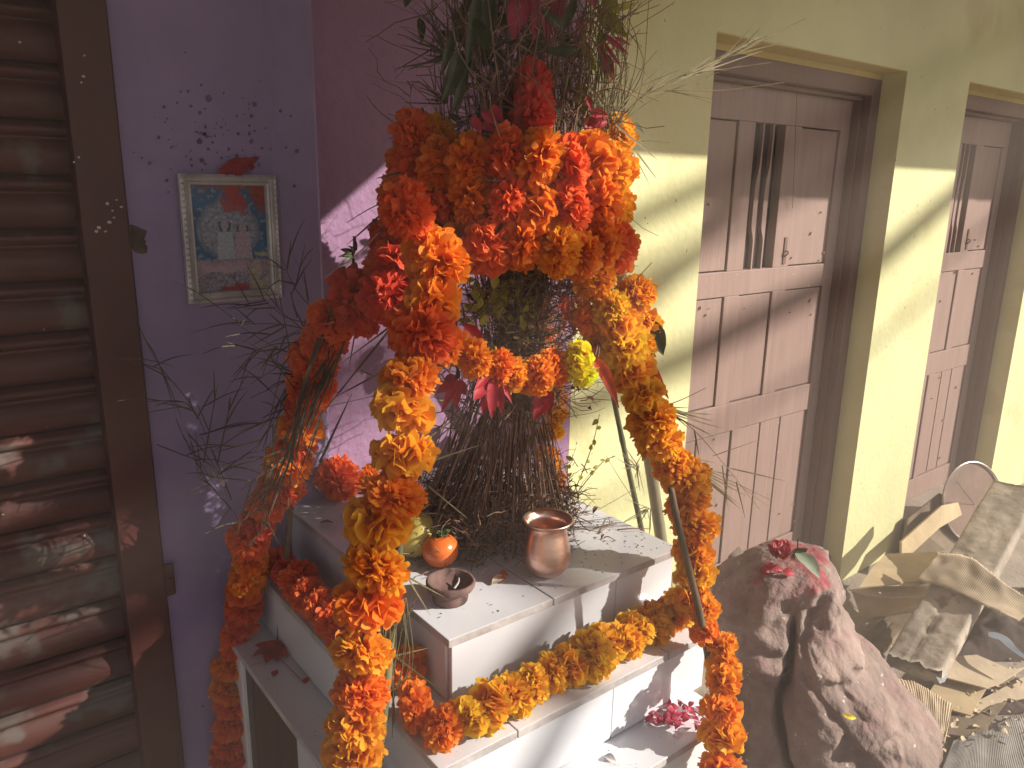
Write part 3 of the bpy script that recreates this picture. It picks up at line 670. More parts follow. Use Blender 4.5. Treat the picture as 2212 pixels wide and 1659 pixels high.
for i in range(150):
    a = rs.uniform(0, 6.283); rr = rs.random()**.4; bs = Vector((BC.x+.175*rr*math.cos(a), BC.y+.14*rr*math.sin(a), .902)); nk = Vector((.79+.05*rr*math.cos(a), 1.02+.05*rr*math.sin(a), rs.uniform(1.05,1.28)))
    fs_.tube(curve([bs, bs.lerp(nk,.4)+Vector((rs.gauss(0,.012), rs.gauss(0,.012), 0)), nk], 4), rs.uniform(.0006,.0012), .0006, n=4)
tag(fs_.build('fine_stems', M['twig'], bush), kind='stuff')
tw = MB()
def wander(mb, p, d, L, r, n=5, w_=.5):
    pts = [Vector(p)]; d = Vector(d).normalized()
    for i in range(n):
        d = (d+Vector((rs.gauss(0,w_), rs.gauss(0,w_), rs.gauss(0,w_)))*.5).normalized(); pts.append(pts[-1]+d*L/n)
    mb.tube(pts, r, r*.5, n=3); return pts
for i in range(1300):       # fine clutter low on the step
    a = rs.uniform(0, 6.283); rr = rs.random()**.6; p = (BC.x+.19*rr*math.cos(a), BC.y+.15*rr*math.sin(a), .905+rs.random()**2*.10)
    pts = wander(tw, p, (rs.gauss(0,1), rs.gauss(0,1), rs.uniform(-.2,.6)), rs.uniform(.02,.07), rs.uniform(.0006,.0014))
for i in range(950):       # mid height thicket under the wreath
    p = (.80+rs.gauss(0,.055), 1.0+rs.gauss(0,.05), rs.uniform(1.12, 1.40))
    wander(tw, p, (rs.gauss(0,1), rs.gauss(0,1), rs.uniform(-.2,1.2)), rs.uniform(.05,.15), rs.uniform(.0006,.0014))
for i in range(1100):       # above the wreath
    z = rs.uniform(1.50, 1.98); p = (.775+rs.gauss(0,.07), 1.0+rs.gauss(0,.06), z)
    wander(tw, p, (rs.gauss(0,.7), rs.gauss(0,.7), rs.uniform(-.6,1.6)), rs.uniform(.05,.18), rs.uniform(.0006,.0016))
tag(tw.build('twigs', M['twig'], bush), kind='stuff')
lv = MB()
for i in range(1500):       # dry curled leaves low down and in the thicket
    if i < 1150: a = rs.uniform(0, 6.283); rr = rs.random()**.6; p = Vector((BC.x+.18*rr*math.cos(a), BC.y+.14*rr*math.sin(a), .906+rs.random()**2*.085))
    else: p = Vector((.80+rs.gauss(0,.05), 1.0+rs.gauss(0,.045), rs.uniform(1.12,1.40)))
    d = Vector((rs.gauss(0,1), rs.gauss(0,1), rs.gauss(0,.6))).normalized(); L = rs.uniform(.008,.020)
    lv.leaf(p, p+d*L, L*.55, nrm=(rs.gauss(0,1), rs.gauss(0,1), rs.gauss(0,1)+.01), bend=rs.uniform(-.3,.3), fold=.5, n=3)
tag(lv.build('dry_leaves', M['stem'], bush), kind='stuff')
lv = MB()
for i in range(90):
    p = aty(rs.gauss(1090,45), rs.gauss(655,35), .93+rs.uniform(-.03,.05)); d = Vector((rs.gauss(0,1), rs.gauss(0,.5), rs.gauss(0,1))).normalized(); L = rs.uniform(.009,.022)
    lv.leaf(p, p+d*L, L*.6, bend=.15, fold=.3, n=4, nrm=(rs.gauss(-.3,.5), -1, rs.gauss(.3,.5)))
tag(lv.build('green_leaves', M['ygreen'], bush), kind='stuff')
lv = MB()
for i in range(230):       # dark foliage above the wreath
    p = Vector((.765+rs.gauss(0,.07), 1.0+rs.gauss(0,.055), rs.uniform(1.56, 1.98))); d = Vector((rs.gauss(0,.7), rs.gauss(0,.5), -rs.random())).normalized(); L = rs.uniform(.02,.055)
    lv.leaf(p, p+d*L, L*.32, bend=rs.uniform(-.2,.2), fold=.4, n=5, nrm=(rs.gauss(-.3,.6), -1, rs.gauss(.3,.6)))
tag(lv.build('dark_leaves', M['green'], bush), kind='stuff')
# named larger leaves: (x0,y0,x1,y1,width px,Y,material,what,label)
def px2m(x, y, Y, w_): p = aty(x, y, Y); return w_*((p-CAM).dot(_f))/FPX
def leafD(mb, x0, y0, x1, y1, w_, Y, bend=.1, fold=.3, Y2=None, n=8, wav=.03, shape=None, twist=0):
    a = aty(x0, y0, Y); b_ = aty(x1, y1, Y2 if Y2 is not None else Y-.01)
    mb.leaf(a, b_, px2m(x0, y0, Y, w_), bend=bend, fold=fold, n=n, wav=wav, shape=shape, twist=twist)
def leafgroup(name, label, cat, L, m_, Y, group=None):
    p = aty(L[0][0], L[0][1], Y); root = empty(name, p, label, cat, group)
    for k, (x0, y0, x1, y1, w_) in enumerate(L):
        mb = MB(); leafD(mb, x0, y0, x1, y1, w_, Y+.004*math.sin(k*2.1), bend=rs.uniform(-.12,.18), fold=rs.uniform(.15,.6), twist=rs.uniform(-.7,.7))
        mb.build('leaf', m_, root, smooth=True)
    st = MB()
    for (x0, y0, x1, y1, w_) in L[:6]:
        st.tube(curve([aty(x0, y0, Y), aty((x0*2+L[0][0])/3+2, y0-14, Y+.01), aty(L[0][0]+rs.uniform(-3,3), L[0][1]-34, Y+.03)], 4), .0011, n=4)
    st.build('stalk', M['stem'], root); return root
leafgroup('poinsettia_sprig', 'large pink poinsettia leaves hanging at the top centre of the photo', 'leaves', [(1185,-20,1180,97,30), (1160,-15,1152,96,24), (1125,-10,1108,88,46), (1205,-30,1212,60,26), (1140,-30,1148,70,34)], M['pink'], .93, 'poinsettia sprigs stuck in the bush')
leafgroup('poinsettia_sprig', 'small pink poinsettia leaves at the upper right beside yellow green leaves', 'leaves', [(1300,70,1358,118,12), (1250,40,1268,98,15), (1262,-22,1288,18,20), (1303,112,1326,178,25), (1300,85,1345,150,9), (1325,80,1364,98,9), (1290,95,1312,140,12)], M['pink'], .95, 'poinsettia sprigs stuck in the bush')
leafgroup('curled_leaf_sprig', 'curled yellow green leaves at the upper right of the bush', 'leaves', [(1252,75,1288,158,20), (1290,18,1357,82,40), (1296,62,1302,150,18), (1250,172,1268,262,34), (1330,22,1382,4,12), (1312,120,1315,186,22), (1300,-10,1340,30,30)], M['ygreen'], .96)
leafgroup('drooping_leaf_sprig', 'long dark green leaves drooping at the upper left of the bush', 'leaves', [(1035,-25,1005,160,28), (1000,110,950,225,40), (985,60,950,170,22), (1060,-20,1045,120,30), (1010,150,975,250,20)], M['green'], .93)
leafgroup('poinsettia_flower', 'deep red poinsettia hanging under the middle of the short swag', 'flower', [(1063,812,1022,866,30), (1060,812,1040,896,26), (1065,815,1062,906,26), (1072,815,1086,896,24), (1078,812,1106,872,16), (1070,806,1100,832,18), (1055,808,1025,842,20)], M['crim'], .82, 'red poinsettias under the swag')
leafgroup('poinsettia_flower', 'smaller deep red poinsettia left of the hanging one, beside the front left garland', 'flower', [(985,818,943,850,22), (985,820,952,892,20), (988,820,985,886,22), (992,818,1008,856,18), (985,812,960,822,18)], M['crim'], .86, 'red poinsettias under the swag')
leafgroup('red_leaf_sprig', 'large dark red bract hanging right of the middle poinsettia', 'leaves', [(1182,838,1152,908,44), (1188,840,1186,900,22)], M['crim'], .86)
leafgroup('red_leaf_sprig', 'small orange red leaves hanging against the lilac edge left of the right garland', 'leaves', [(1228,640,1215,720,14), (1235,640,1240,730,14), (1225,632,1202,672,16), (1240,636,1258,660,16), (1210,655,1232,700,12)], M['redor'], .92)
leafgroup('red_leaf_sprig', 'long orange red leaf curving out right of the right garland', 'leaves', [(1375,748,1445,862,30)], M['redor'], .79)
leafgroup('red_leaf_sprig', 'pointed red leaf hanging left of the right garland', 'leaves', [(1292,772,1337,882,26), (1285,768,1300,820,18)], M['redor'], .79)
leafgroup('red_leaf_sprig', 'single broad red leaf above the left end of the swag', 'leaves', [(1002,700,1046,742,30)], M['crim'], .86)
leafgroup('green_leaf_sprig', 'single grey green leaf sticking out right of the front right garland', 'leaf', [(1402,688,1433,768,40)], M['green'], .83)
leafgroup('green_leaf_sprig', 'tiny green leaf tip under the grey green leaf', 'leaf', [(1400,758,1418,772,12), (1402,770,1410,758,10)], M['ygreen'], .81)
leafgroup('dark_flower_sprig', 'small dark green sprig poking out left of the wreath', 'leaves', [(765,545,735,538,12), (765,548,730,555,11), (760,552,742,570,10), (762,556,760,575,10), (770,540,752,530,10)], M['green'], 1.0)
# crimson cockscomb heads inside the bush
def cockscomb(label, x, y, Y, r, col, n=2):
    p = aty(x, y, Y); t = empty('crimson_marigold', p, label, 'flower', 'crimson marigold heads above the wreath'); flower(t, p, (1,-.6,.1), r, col, 'p')
cockscomb('upper crimson marigold head standing above the wreath', 1150, 185, .93, .044, (.90,.10,.08,1))
cockscomb('lower crimson marigold head resting on the wreath', 1152, 245, .90, .043, (.90,.11,.08,1))
cockscomb('dark crimson marigold head half hidden left of the other two', 1100, 235, .96, .040, (.45,.02,.025,1))
leafgroup('crimson_petals', 'crimson petals caught above the wreath on its left part', 'petals', [(1040,240,1078,270,22), (1035,265,1070,285,18), (1058,225,1090,262,22), (1060,270,1082,300,20), (1108,292,1125,318,28), (1020,250,1040,290,20)], M['crim'], .90)
leafgroup('crimson_petals', 'crimson petals caught above the wreath on its right part', 'petals', [(1270,240,1315,250,20), (1262,255,1300,290,30), (1275,270,1312,262,24), (1268,205,1278,240,12), (1255,280,1290,310,26)], M['crim'], .92)
# ---------------------------------------------------------------- grass sprays
def spray(label, lines, Y, m_, w_=.0026, extra=0, cat='grass', name='grass_spray', depth=.03, group='dry grass stuck in the shrine', stemr=.0009):
    p = aty(lines[0][0][0], lines[0][0][1], Y); b_ = MB()
    for ln in lines:
        d0 = rs.uniform(-depth, depth); pts = [aty(x, y, Y+d0*(.3+.7*i/len(ln))) for i, (x, y) in enumerate(ln)]
        c_ = curve(pts, 5)
        if len(ln) > 2: b_.tube(c_, stemr, stemr*.5, n=4)
        else: b_.blade(c_, w_)
        for _ in range(extra):
            k = rs.randrange(1, len(c_)-1); t = (c_[k]-c_[k-1]).normalized()
            dr = (t+Vector((rs.gauss(0,.5), rs.gauss(0,.3), rs.gauss(0,.5)))).normalized(); L = rs.uniform(.03,.09)
            b_.blade(curve([c_[k], c_[k]+dr*L*.5, c_[k]+dr*L+Vector((0,0,-.008))], 3), w_*.9)
    o = b_.build(name, m_, origin=p); return tag(o, label, cat, group)
def fan(x, y, n, a0, a1, l0, l1, cv=.1):
    out = []
    for i in range(n):
        a = R_(rs.uniform(a0, a1)); L = rs.uniform(l0, l1); out.append([(x+rs.uniform(-6,6), y+rs.uniform(-6,6)), (x+L*math.cos(a), y-L*math.sin(a))])
    return out
left = [[(300,705),(345,790),(430,905),(500,1100)], [(235,768),(330,792),(350,800)], [(430,905),(395,868),(310,868)], [(430,905),(400,880),(310,892)], [(380,905),(400,950),(440,1010),(540,1160)],
        [(338,960),(440,1000)], [(440,1000),(470,830)], [(430,940),(520,915)], [(425,905),(460,840)], [(450,1040),(560,960)], [(500,1100),(420,1010)], [(470,1000),(500,860)], [(400,920),(430,1000)], [(500,1080),(455,960)], [(520,1120),(600,1000)]]
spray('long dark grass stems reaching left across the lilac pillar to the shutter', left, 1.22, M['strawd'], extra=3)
l2 = [[(604,640),(625,760),(608,800),(575,960),(572,1150)], [(625,900),(600,860),(556,820)], [(660,690),(640,780),(600,900),(590,1000)], [(690,740),(640,700),(590,660)], [(690,740),(620,760),(510,700)], [(700,720),(650,760),(540,830)], [(700,760),(640,830),(560,930)]]
for (ax_, ay_, bx2, by2) in ((690,700,560,640), (690,740,545,760), (685,780,540,860), (680,800,560,960), (672,840,590,1080), (660,880,560,1120), (700,690,610,560), (650,930,520,1060), (690,720,500,700), (600,900,572,1150)):
    mid_ = ((ax_+bx2)/2+rs.uniform(-18,18), (ay_+by2)/2+rs.uniform(-18,18)); l2.append([(ax_, ay_), mid_, (bx2, by2)])
    for k in range(5):
        t = .2+.75*rs.random(); qx = ax_+(bx2-ax_)*t+(mid_[0]-(ax_+bx2)/2)*4*t*(1-t)*.5; qy = ay_+(by2-ay_)*t+(mid_[1]-(ay_+by2)/2)*4*t*(1-t)*.5
        an = math.atan2(by2-ay_, bx2-ax_)+rs.choice([-1,1])*rs.uniform(.35,.9); L = rs.uniform(45,110); l2.append([(qx, qy), (qx+L*math.cos(an), qy+L*math.sin(an))])
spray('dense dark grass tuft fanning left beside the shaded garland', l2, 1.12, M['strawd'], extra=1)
l3 = []
for i in range(60):
    u = rs.random(); x = 760-130*u+rs.gauss(0,14); y = 690+330*u+rs.gauss(0,20); l3.append([(x+rs.uniform(-10,30), y-rs.uniform(40,110)), (x-rs.uniform(10,70), y+rs.uniform(30,120))])
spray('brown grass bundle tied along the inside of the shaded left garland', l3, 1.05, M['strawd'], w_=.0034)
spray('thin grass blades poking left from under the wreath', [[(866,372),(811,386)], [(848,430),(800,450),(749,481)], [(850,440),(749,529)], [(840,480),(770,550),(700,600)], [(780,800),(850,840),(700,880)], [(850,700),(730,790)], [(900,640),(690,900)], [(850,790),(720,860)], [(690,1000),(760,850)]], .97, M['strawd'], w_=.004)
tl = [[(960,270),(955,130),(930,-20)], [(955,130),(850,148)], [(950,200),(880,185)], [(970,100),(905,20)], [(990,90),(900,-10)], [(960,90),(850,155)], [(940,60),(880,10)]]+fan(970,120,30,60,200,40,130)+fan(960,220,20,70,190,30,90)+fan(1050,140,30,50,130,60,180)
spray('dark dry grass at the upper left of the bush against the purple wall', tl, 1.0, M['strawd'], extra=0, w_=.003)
tr = [[(1330,262),(1400,200),(1480,160),(1560,120)], [(1335,270),(1410,215),(1500,175),(1600,140)], [(1320,250),(1380,190),(1470,150)], [(1480,160),(1600,105),(1740,40)], [(1480,160),(1580,120),(1650,90)], [(1480,160),(1560,150),(1665,135)], [(1440,195),(1560,195),(1695,178)],
      [(1440,195),(1540,215)], [(1560,125),(1625,60)], [(1560,125),(1690,92)], [(1470,170),(1540,120)], [(1450,180),(1520,150)], [(1400,205),(1440,150)], [(1400,205),(1470,190)], [(1330,240),(1440,130)], [(1325,260),(1400,170)], [(1440,195),(1500,210),(1535,222)]]
tr += fan(1500,160,12,8,38,60,190)+fan(1590,110,8,10,45,40,120)+fan(1380,215,8,20,60,40,110)
spray('pale dry grass heads arching right over the near door frame', tr, .90, M['straw'], w_=.0024, extra=0, depth=.015)
spray('thin grass blades sticking out right of the wreath', [[(1375,308),(1400,304),(1447,308)], [(1365,300),(1400,312)], [(1372,325),(1420,388)], [(1362,320),(1405,402)], [(1330,270),(1420,345)]], .88, M['straw'], w_=.004)
st = []
for i in range(70):
    x = rs.uniform(1190,1350); y = rs.uniform(230,320); st.append([(x, y), (x+rs.gauss(10,25), y-rs.uniform(90,200)), (x+rs.gauss(25,60), y-rs.uniform(220,340))])
spray('upright straw coloured grass stems on the right side of the bush', st, .95, M['straw'], extra=0, depth=.07, stemr=.0010)
rg = [[(1440,885),(1500,930),(1570,1010),(1640,1100)], [(1430,880),(1480,860),(1525,838)], [(1440,885),(1540,910)], [(1440,890),(1545,945)], [(1450,895),(1560,925)], [(1500,930),(1510,985)], [(1540,985),(1640,950)], [(1570,1010),(1660,1030)], [(1570,1010),(1700,1040)], [(1600,1050),(1680,1110)],
      [(1475,990),(1560,1030),(1665,1080)], [(1475,990),(1540,1060)], [(1480,1000),(1600,1100)], [(1470,985),(1545,1000)], [(1560,1000),(1590,1100)], [(1560,1005),(1572,1095)], [(1590,1040),(1610,1120)]]+fan(1440,885,8,-50,10,50,110)+fan(1485,1000,14,-60,-10,50,150)
spray('green dry grass blades reaching right in front of the near door', rg, .80, M['straw'], w_=.0028)
rm = fan(1375,1010,22,60,300,20,60)+fan(1400,1100,14,120,290,20,80)+[[(1395,1120),(1330,1020),(1310,985)], [(1345,925),(1315,880)], [(1350,930),(1325,870)], [(1240,1130),(1330,1080),(1380,1050)]]
spray('thin blades round the two bamboo stalks at the back right', rm, 1.12, M['straw'], w_=.0024)
bl = []
for i in range(44):
    x = rs.gauss(855,14); y = rs.uniform(1230,1330); bl.append([(x, y), (x+rs.gauss(-5,14), y+rs.uniform(70,140)), (x-rs.uniform(5,50), y+rs.uniform(180,330))])
bl += [[(800,1545),(900,1440)], [(830,1400),(950,1490)], [(840,1420),(925,1400)], [(850,1230),(960,1290)], [(870,1230),(930,1330)], [(865,1370),(900,1290)], [(860,1290),(885,1400)]]
spray('loose straw hanging down the right side of the front left garland', bl, .79, M['straw'], w_=.0028, depth=.012)
bm = [[(925,820),(990,930),(1050,890)], [(880,905),(1000,880)], [(930,940),(1020,860)], [(905,960),(990,900)], [(920,1000),(1040,960)], [(870,1010),(1000,900)], [(925,1050),(1010,1120)]]
for i in range(26):
    cx, cy = rs.uniform(1000,1180), rs.uniform(600,740); bm.append([(cx, cy), (cx+rs.uniform(-60,60), cy+rs.uniform(-50,50)), (cx+rs.uniform(-120,120), cy+rs.uniform(-90,90))])
spray('tangle of bent straw in the gap below the wreath', bm, .90, M['straw'], w_=.003, depth=.04)
wp = MB()
wl = [[(1215,1115),(1250,1040),(1280,960),(1295,895)], [(1250,1060),(1300,1000),(1330,985)], [(1235,1090),(1225,1020),(1240,990)], [(1190,1120),(1170,1060),(1180,1010)]]
for ln in wl:
    c_ = curve([aty(x, y, 1.08) for x, y in ln], 6); wp.tube(c_, .0013, .0006, n=4)
    for k in range(3, len(c_), 2):
        d = Vector((rs.gauss(0,1), rs.gauss(0,.4), rs.gauss(.2,.8))).normalized(); L = rs.uniform(.010,.018); wp.leaf(c_[k], c_[k]+d*L, L*.6, n=4, mi=1)
tag(wp.build('seedling', [M['stem'], M['ygreen']], origin=aty(1215,1115,1.08)), 'small leafy seedling right of the stems against the yellow wall', 'plant')
# ---------------------------------------------------------------- offerings
q = atz(1180, 1240, .9)
lota = MB(); prof = [(.0,.0), (.012,.0005), (.020,.003), (.028,.009), (.0345,.018), (.0375,.028), (.0378,.036), (.0362,.048), (.0335,.061), (.0308,.073), (.0295,.081), (.0300,.085), (.0330,.089), (.0375,.0915), (.0398,.0932), (.0404,.0948), (.0396,.0960), (.0375,.0958), (.034,.0925), (.0300,.088), (.0285,.082), (.030,.072), (.0335,.055), (.036,.036), (.034,.018), (.02,.006), (0,.004)]
lt_ = lota.lathe(prof, 64, q).build('copper_pot', M['copper'], smooth=True, origin=q); tag(lt_, 'polished copper water pot with a flared rim on the top step', 'pot')
q = atz(973, 1296, .9)
dy = MB().lathe([(0,0), (.024,.0), (.026,.003), (.0275,.010), (.027,.015), (.0285,.018), (.034,.021), (.0365,.0255), (.0370,.031), (.0350,.034), (.0315,.033), (.028,.025), (.020,.019), (.008,.0165), (0,.016)], 48, q, wob=.05).build('clay_lamp', M['clay'], smooth=True, origin=q)
tag(dy, 'small dark clay oil lamp bowl near the front edge of the top step', 'bowl')
MB().tube(curve([q+Vector((.004,-.004,.019)), q+Vector((.014,.0,.024)), q+Vector((.018,.004,.029))], 4), .0022, .001, n=6).build('wick', M['tedge'], dy)
def fruit(name, label, x, y, r, m_, sq, dent, lean=0):
    q = atz(x, y, .9); prof = []
    for i in range(25):
        a = math.pi*i/24; rr = r*math.sin(a); z = -r*sq*math.cos(a)
        z -= dent*r*math.exp(-(rr/(.28*r))**2)*(1 if i > 12 else -.4)
        prof.append((rr*(1+.02*math.cos(a*3)), z+r*sq))
    o = MB().lathe(prof, 40, q, m_ and 0, wob=.02, seed=x).build(name, m_, smooth=True, origin=q); tag(o, label, 'fruit'); return o, q
o, q = fruit('persimmon', 'glossy orange persimmon with a dry calyx on the top step', 951, 1222, .0300, M['persim'], .93, .16)
cb = MB()
for k in range(7):
    a = k*.9; L = .013; base = q+Vector((0,0,.0525)); d = Vector((math.cos(a), math.sin(a), .15 if k % 2 else -.25))
    cb.leaf(base, base+d*L, .010, nrm=(0,0,1), bend=.25, fold=.6, n=5, wav=.1)
cb.tube(curve([q+Vector((0,0,.051)), q+Vector((.004,.002,.062)), q+Vector((.009,.0,.070))], 4), .0012, n=5)
cb.leaf(q+Vector((.005,-.002,.058)), q+Vector((.014,-.010,.062)), .010, bend=.2, n=5); cb.build('calyx', M['calyx'], o)
fruit('yellow_fruit', 'yellow green round fruit half hidden behind the front left garland', 896, 1200, .037, M['yfruit'], 1.05, .08)
rp = MB(); q = atz(1082,1250,.902)
for k, (a, b_) in enumerate((((1090,1232),(1078,1254)), ((1095,1238),(1086,1250)), ((1084,1240),(1074,1256)), ((1092,1246),(1080,1258)))):
    rp.leaf(atz(*a, .908), atz(*b_, .903), .009, nrm=(0,-.3,1), bend=.2, n=5)
tag(rp.build('red_petals', M['redor'], origin=q), 'crumpled bright red petals between the clay lamp and the copper pot', 'petals')
rp = MB(); rp.leaf(atz(1062,1262,.903), atz(1098,1243,.905), .014, nrm=(0,-.2,1), bend=.12, fold=.2, n=6)
tag(rp.build('dead_leaf', M['cardp'], origin=atz(1062,1262,.903)), 'pale dead leaf under the red petals on the top step', 'leaf')
# litter of seeds on the top and lower steps
sd = MB()
def speck(x, y, z, s, m_=0):
    a = rs.uniform(0, 6.28); L = s*rs.uniform(.6,2.2); d = Vector((math.cos(a)*L, math.sin(a)*L, 0)); e = Vector((-math.sin(a), math.cos(a), 0))*s*.5
    c = Vector((x, y, z)); h = Vector((0,0,s*.5)); sd.add([c-d, c-e, c+d, c+e, c+h], [(0,1,4), (1,2,4), (2,3,4), (3,0,4)], m_)
for i in range(620):
    u = rs.random()
    if u < .75: x, y = rs.uniform(.70,.98), rs.uniform(.80,1.15)
    else: x, y = rs.uniform(.53,.75), rs.uniform(.80,1.32)
    if u < .75 and rs.random() > (x-.66)*3.2: continue
    speck(x, y, .9006, rs.uniform(.0008,.0021))
for i in range(60): speck(rs.uniform(.45,.95), rs.uniform(.70,.785), .7966, rs.uniform(.0006,.0013))
for i in range(50): speck(rs.uniform(.39,.94), rs.uniform(.625,.69), .6906, rs.uniform(.0006,.0013))
for i in range(60): speck(rs.uniform(.38,.436), rs.uniform(.70,1.30), .6906, rs.uniform(.0006,.0015))
for i in range(20): speck(rs.uniform(.445,.51), rs.uniform(.80,1.30), .7966, rs.uniform(.0006,.0015))
tag(sd.build('seed_litter', M['seed']), 'scattered tiny dark seeds and chaff on the white steps', 'litter', None, 'stuff')
dl = MB()
for i in range(46):
    x, y = rs.uniform(.86,.975), rs.uniform(.88,1.2); a = rs.uniform(0,6.28); L = rs.uniform(.01,.05); p = Vector((x, y, .9015))
    if i % 2: dl.tube(curve([p, p+Vector((L*math.cos(a), L*math.sin(a), .006)), p+Vector((L*2*math.cos(a+.3), L*2*math.sin(a+.3), .001))], 4), .0012, .0006, n=4)
    else: dl.leaf(p, p+Vector((L*.6*math.cos(a), L*.6*math.sin(a), .004)), L*.25, nrm=(0,0,1), bend=.3, fold=.5, n=4)
tag(dl.build('dry_leaf_litter', M['twig']), 'dry twigs and leaves scattered right of the stems on the top step', 'litter', None, 'stuff')
for (x0,y0,x1,y1,lb) in ((690,1132,722,1130,'oval dead leaf on the left part of the top step'),):
    l_ = MB(); l_.leaf(atz(x0,y0,.902), atz(x1,y1,.903), .012, nrm=(0,0,1), bend=.15, n=6); tag(l_.build('dead_leaf', M['twig'], origin=atz(x0,y0,.902)), lb, 'leaf')
l_ = MB(); l_.leaf(atz(1305,1632,.692), atz(1330,1644,.694), .013, nrm=(0,0,1), bend=.1, n=6); tag(l_.build('dead_leaf', M['sheet'], origin=atz(1305,1632,.692)), 'grey dead leaf on the sunlit lowest step', 'leaf')
l_ = MB()
c0 = atz(590,1412,.6925)
for a, L in ((0,.05),(40,.045),(80,.04),(125,.05),(170,.055),(215,.045),(260,.035),(310,.04)):
    e = c0+Vector((math.cos(R_(a))*L*.62, math.sin(R_(a))*L*1.0, .003)); l_.leaf(c0+Vector((0,0,.004)), e, .024, nrm=(0,0,1), bend=.12, n=6)
l_.tube(curve([c0+Vector((0,0,.002)), atz(622,1440,.693), atz(652,1470,.693)], 4), .0011, n=4)
tag(l_.build('poinsettia_flower', M['crim'], origin=c0), 'fallen red poinsettia lying on the shaded left ledge of the lowest step', 'flower')
for x, y, lb in ((590,1462,'red petal in front of the fallen poinsettia on the shaded ledge'),(657,1478,'red petal at the end of the fallen poinsettia stalk'),(728,1530,'red petal lowest on the shaded ledge, next to the front left garland')):
    p = atz(x,y,.692); tag(MB().leaf(p, p+Vector((.012,.010,.003)), .013, nrm=(0,0,1), n=4).build('red_petal', M['crim'], origin=p), lb, 'petal')
l_ = MB()
for i in range(46):
    x, y = rs.uniform(1400,1512), rs.gauss(1545,16); p = atz(x, y, .692+rs.random()*.006); a = rs.uniform(0,6.28); L = rs.uniform(.010,.020)
    l_.leaf(p, p+Vector((L*math.cos(a), L*math.sin(a), .003)), L*.65, nrm=(rs.gauss(0,.3), rs.gauss(0,.3), 1), bend=.2, n=4)
for i in range(3):
    p = atz(1395+i*25, 1562+i*3, .692); l_.leaf(p, p+Vector((.02,.002,.002)), .010, nrm=(0,0,1), bend=.2, n=5)
tag(l_.build('pink_petals', M['pink'], origin=atz(1450,1545,.69)), 'heap of pink petals at the shaded right end of the lowest step', 'petals')
# ---------------------------------------------------------------- rock
vdir = Vector((math.sin(R_(60.5)), math.cos(R_(60.5)), 0)); udir = Vector((vdir.y, -vdir.x, 0)); RK = vdir*1.40
def rk(x, y):
    d = ray(x, y); t = 1.40/d.dot(vdir); p = CAM+d*t; return (p-RK).dot(udir), p.z
Ls = [rk(1650,1190), rk(1600,1210), rk(1550,1245), rk(1535,1290), rk(1545,1335), rk(1590,1375), rk(1612,1410), rk(1598,1450), rk(1588,1520), rk(1575,1600), rk(1565,1700), rk(1550,1850)]
Rs = [rk(1710,1185), rk(1765,1198), rk(1808,1235), rk(1822,1290), rk(1812,1335), rk(1850,1405), rk(1895,1450), rk(1945,1510), rk(2005,1572), rk(2045,1610), rk(2030,1665), rk(2000,1800)]
def interp(T, z):
    T = sorted(T, key=lambda a: a[1])
    if z <= T[0][1]: return T[0][0]
    for a, b_ in zip(T, T[1:]):
        if z <= b_[1]: t = (z-a[1])/(b_[1]-a[1]); return a[0]+(b_[0]-a[0])*t
    return T[-1][0]
ztop = Ls[0][1]+.004; crack = [rk(1722,1310), rk(1715,1370), rk(1700,1410), rk(1692,1440), rk(1705,1490), rk(1728,1560), rk(1722,1600), rk(1735,1660), rk(1740,1800)]
zmin = 0.0; NZ, NA = 150, 200; vs = []
for j in range(NZ+1):
    v = j/NZ; z = zmin+(ztop-zmin)*v
    lu, ru = interp(Ls, z), interp(Rs, z); cu = (lu+ru)/2; hw = (ru-lu)/2; dp = min(.15+.07*(1-v), hw*1.1+.02)
    if v > .97: k = math.sqrt(max(0, 1-((v-.97)/.03)**2)); 
    else: k = 1
    hw *= (.02+.98*k); dp *= (.02+.98*k)
    ck = interp(crack, z)
    for i in range(NA):
        a = 2*math.pi*i/NA; ca, sa = math.cos(a), math.sin(a)
        pw = .80
        x = cu+hw*math.copysign(abs(ca)**pw, ca); y = dp*math.copysign(abs(sa)**pw, sa)
        P = Vector((x*9, y*9, z*9)); nz_ = noise.fractal(P*1.3, .9, 2.0, 6)*.016+noise.noise(P*.45)*.022-.010*max(0, noise.noise(P*2.2+Vector((5,1,2)))-.15)*3+.008*math.exp(-((z-(ztop-.125)+.03*math.sin(x*14))/.010)**2)*(1 if x < ck else .5)-.012*math.exp(-((z-(ztop-.150)+.03*math.sin(x*14))/.012)**2)
        g_ = 0
        if sa < 0:
            g_ = .055*math.exp(-((x-ck)/.0065)**2)*min(1, max(0, (ztop-.06-z)/.05)); g_ += .020*math.exp(-((x-ck)/.035)**2); g_ += .016*math.exp(-((x-cu-hw*.5-.02*math.sin(z*17))/.010)**2)*(.5+noise.noise(Vector((0,0,z*6)))); g_ += .012*math.exp(-((x-cu+hw*.55-.02*math.sin(z*23))/.009)**2)*(.5+noise.noise(Vector((4,0,z*8))))
        P2 = Vector((x, y+g_, 0)); rad = Vector((x-cu, y, 0)); rad = rad.normalized() if rad.length > 1e-5 else Vector((0,0,0))
        P2 += rad*nz_*k
        vs.append(RK+udir*P2.x+vdir*P2.y+Vector((0,0,z+noise.noise(P*.8+Vector((3,3,3)))*.008)))
cz = len(vs); vs.append(sum((vs[NZ*NA+i] for i in range(NA)), Vector())/NA)
fs = [(j*NA+i, j*NA+(i+1) % NA, (j+1)*NA+(i+1) % NA, (j+1)*NA+i) for j in range(NZ) for i in range(NA)]+[(NZ*NA+i, NZ*NA+(i+1) % NA, cz) for i in range(NA)]
rb = MB(); cs = []
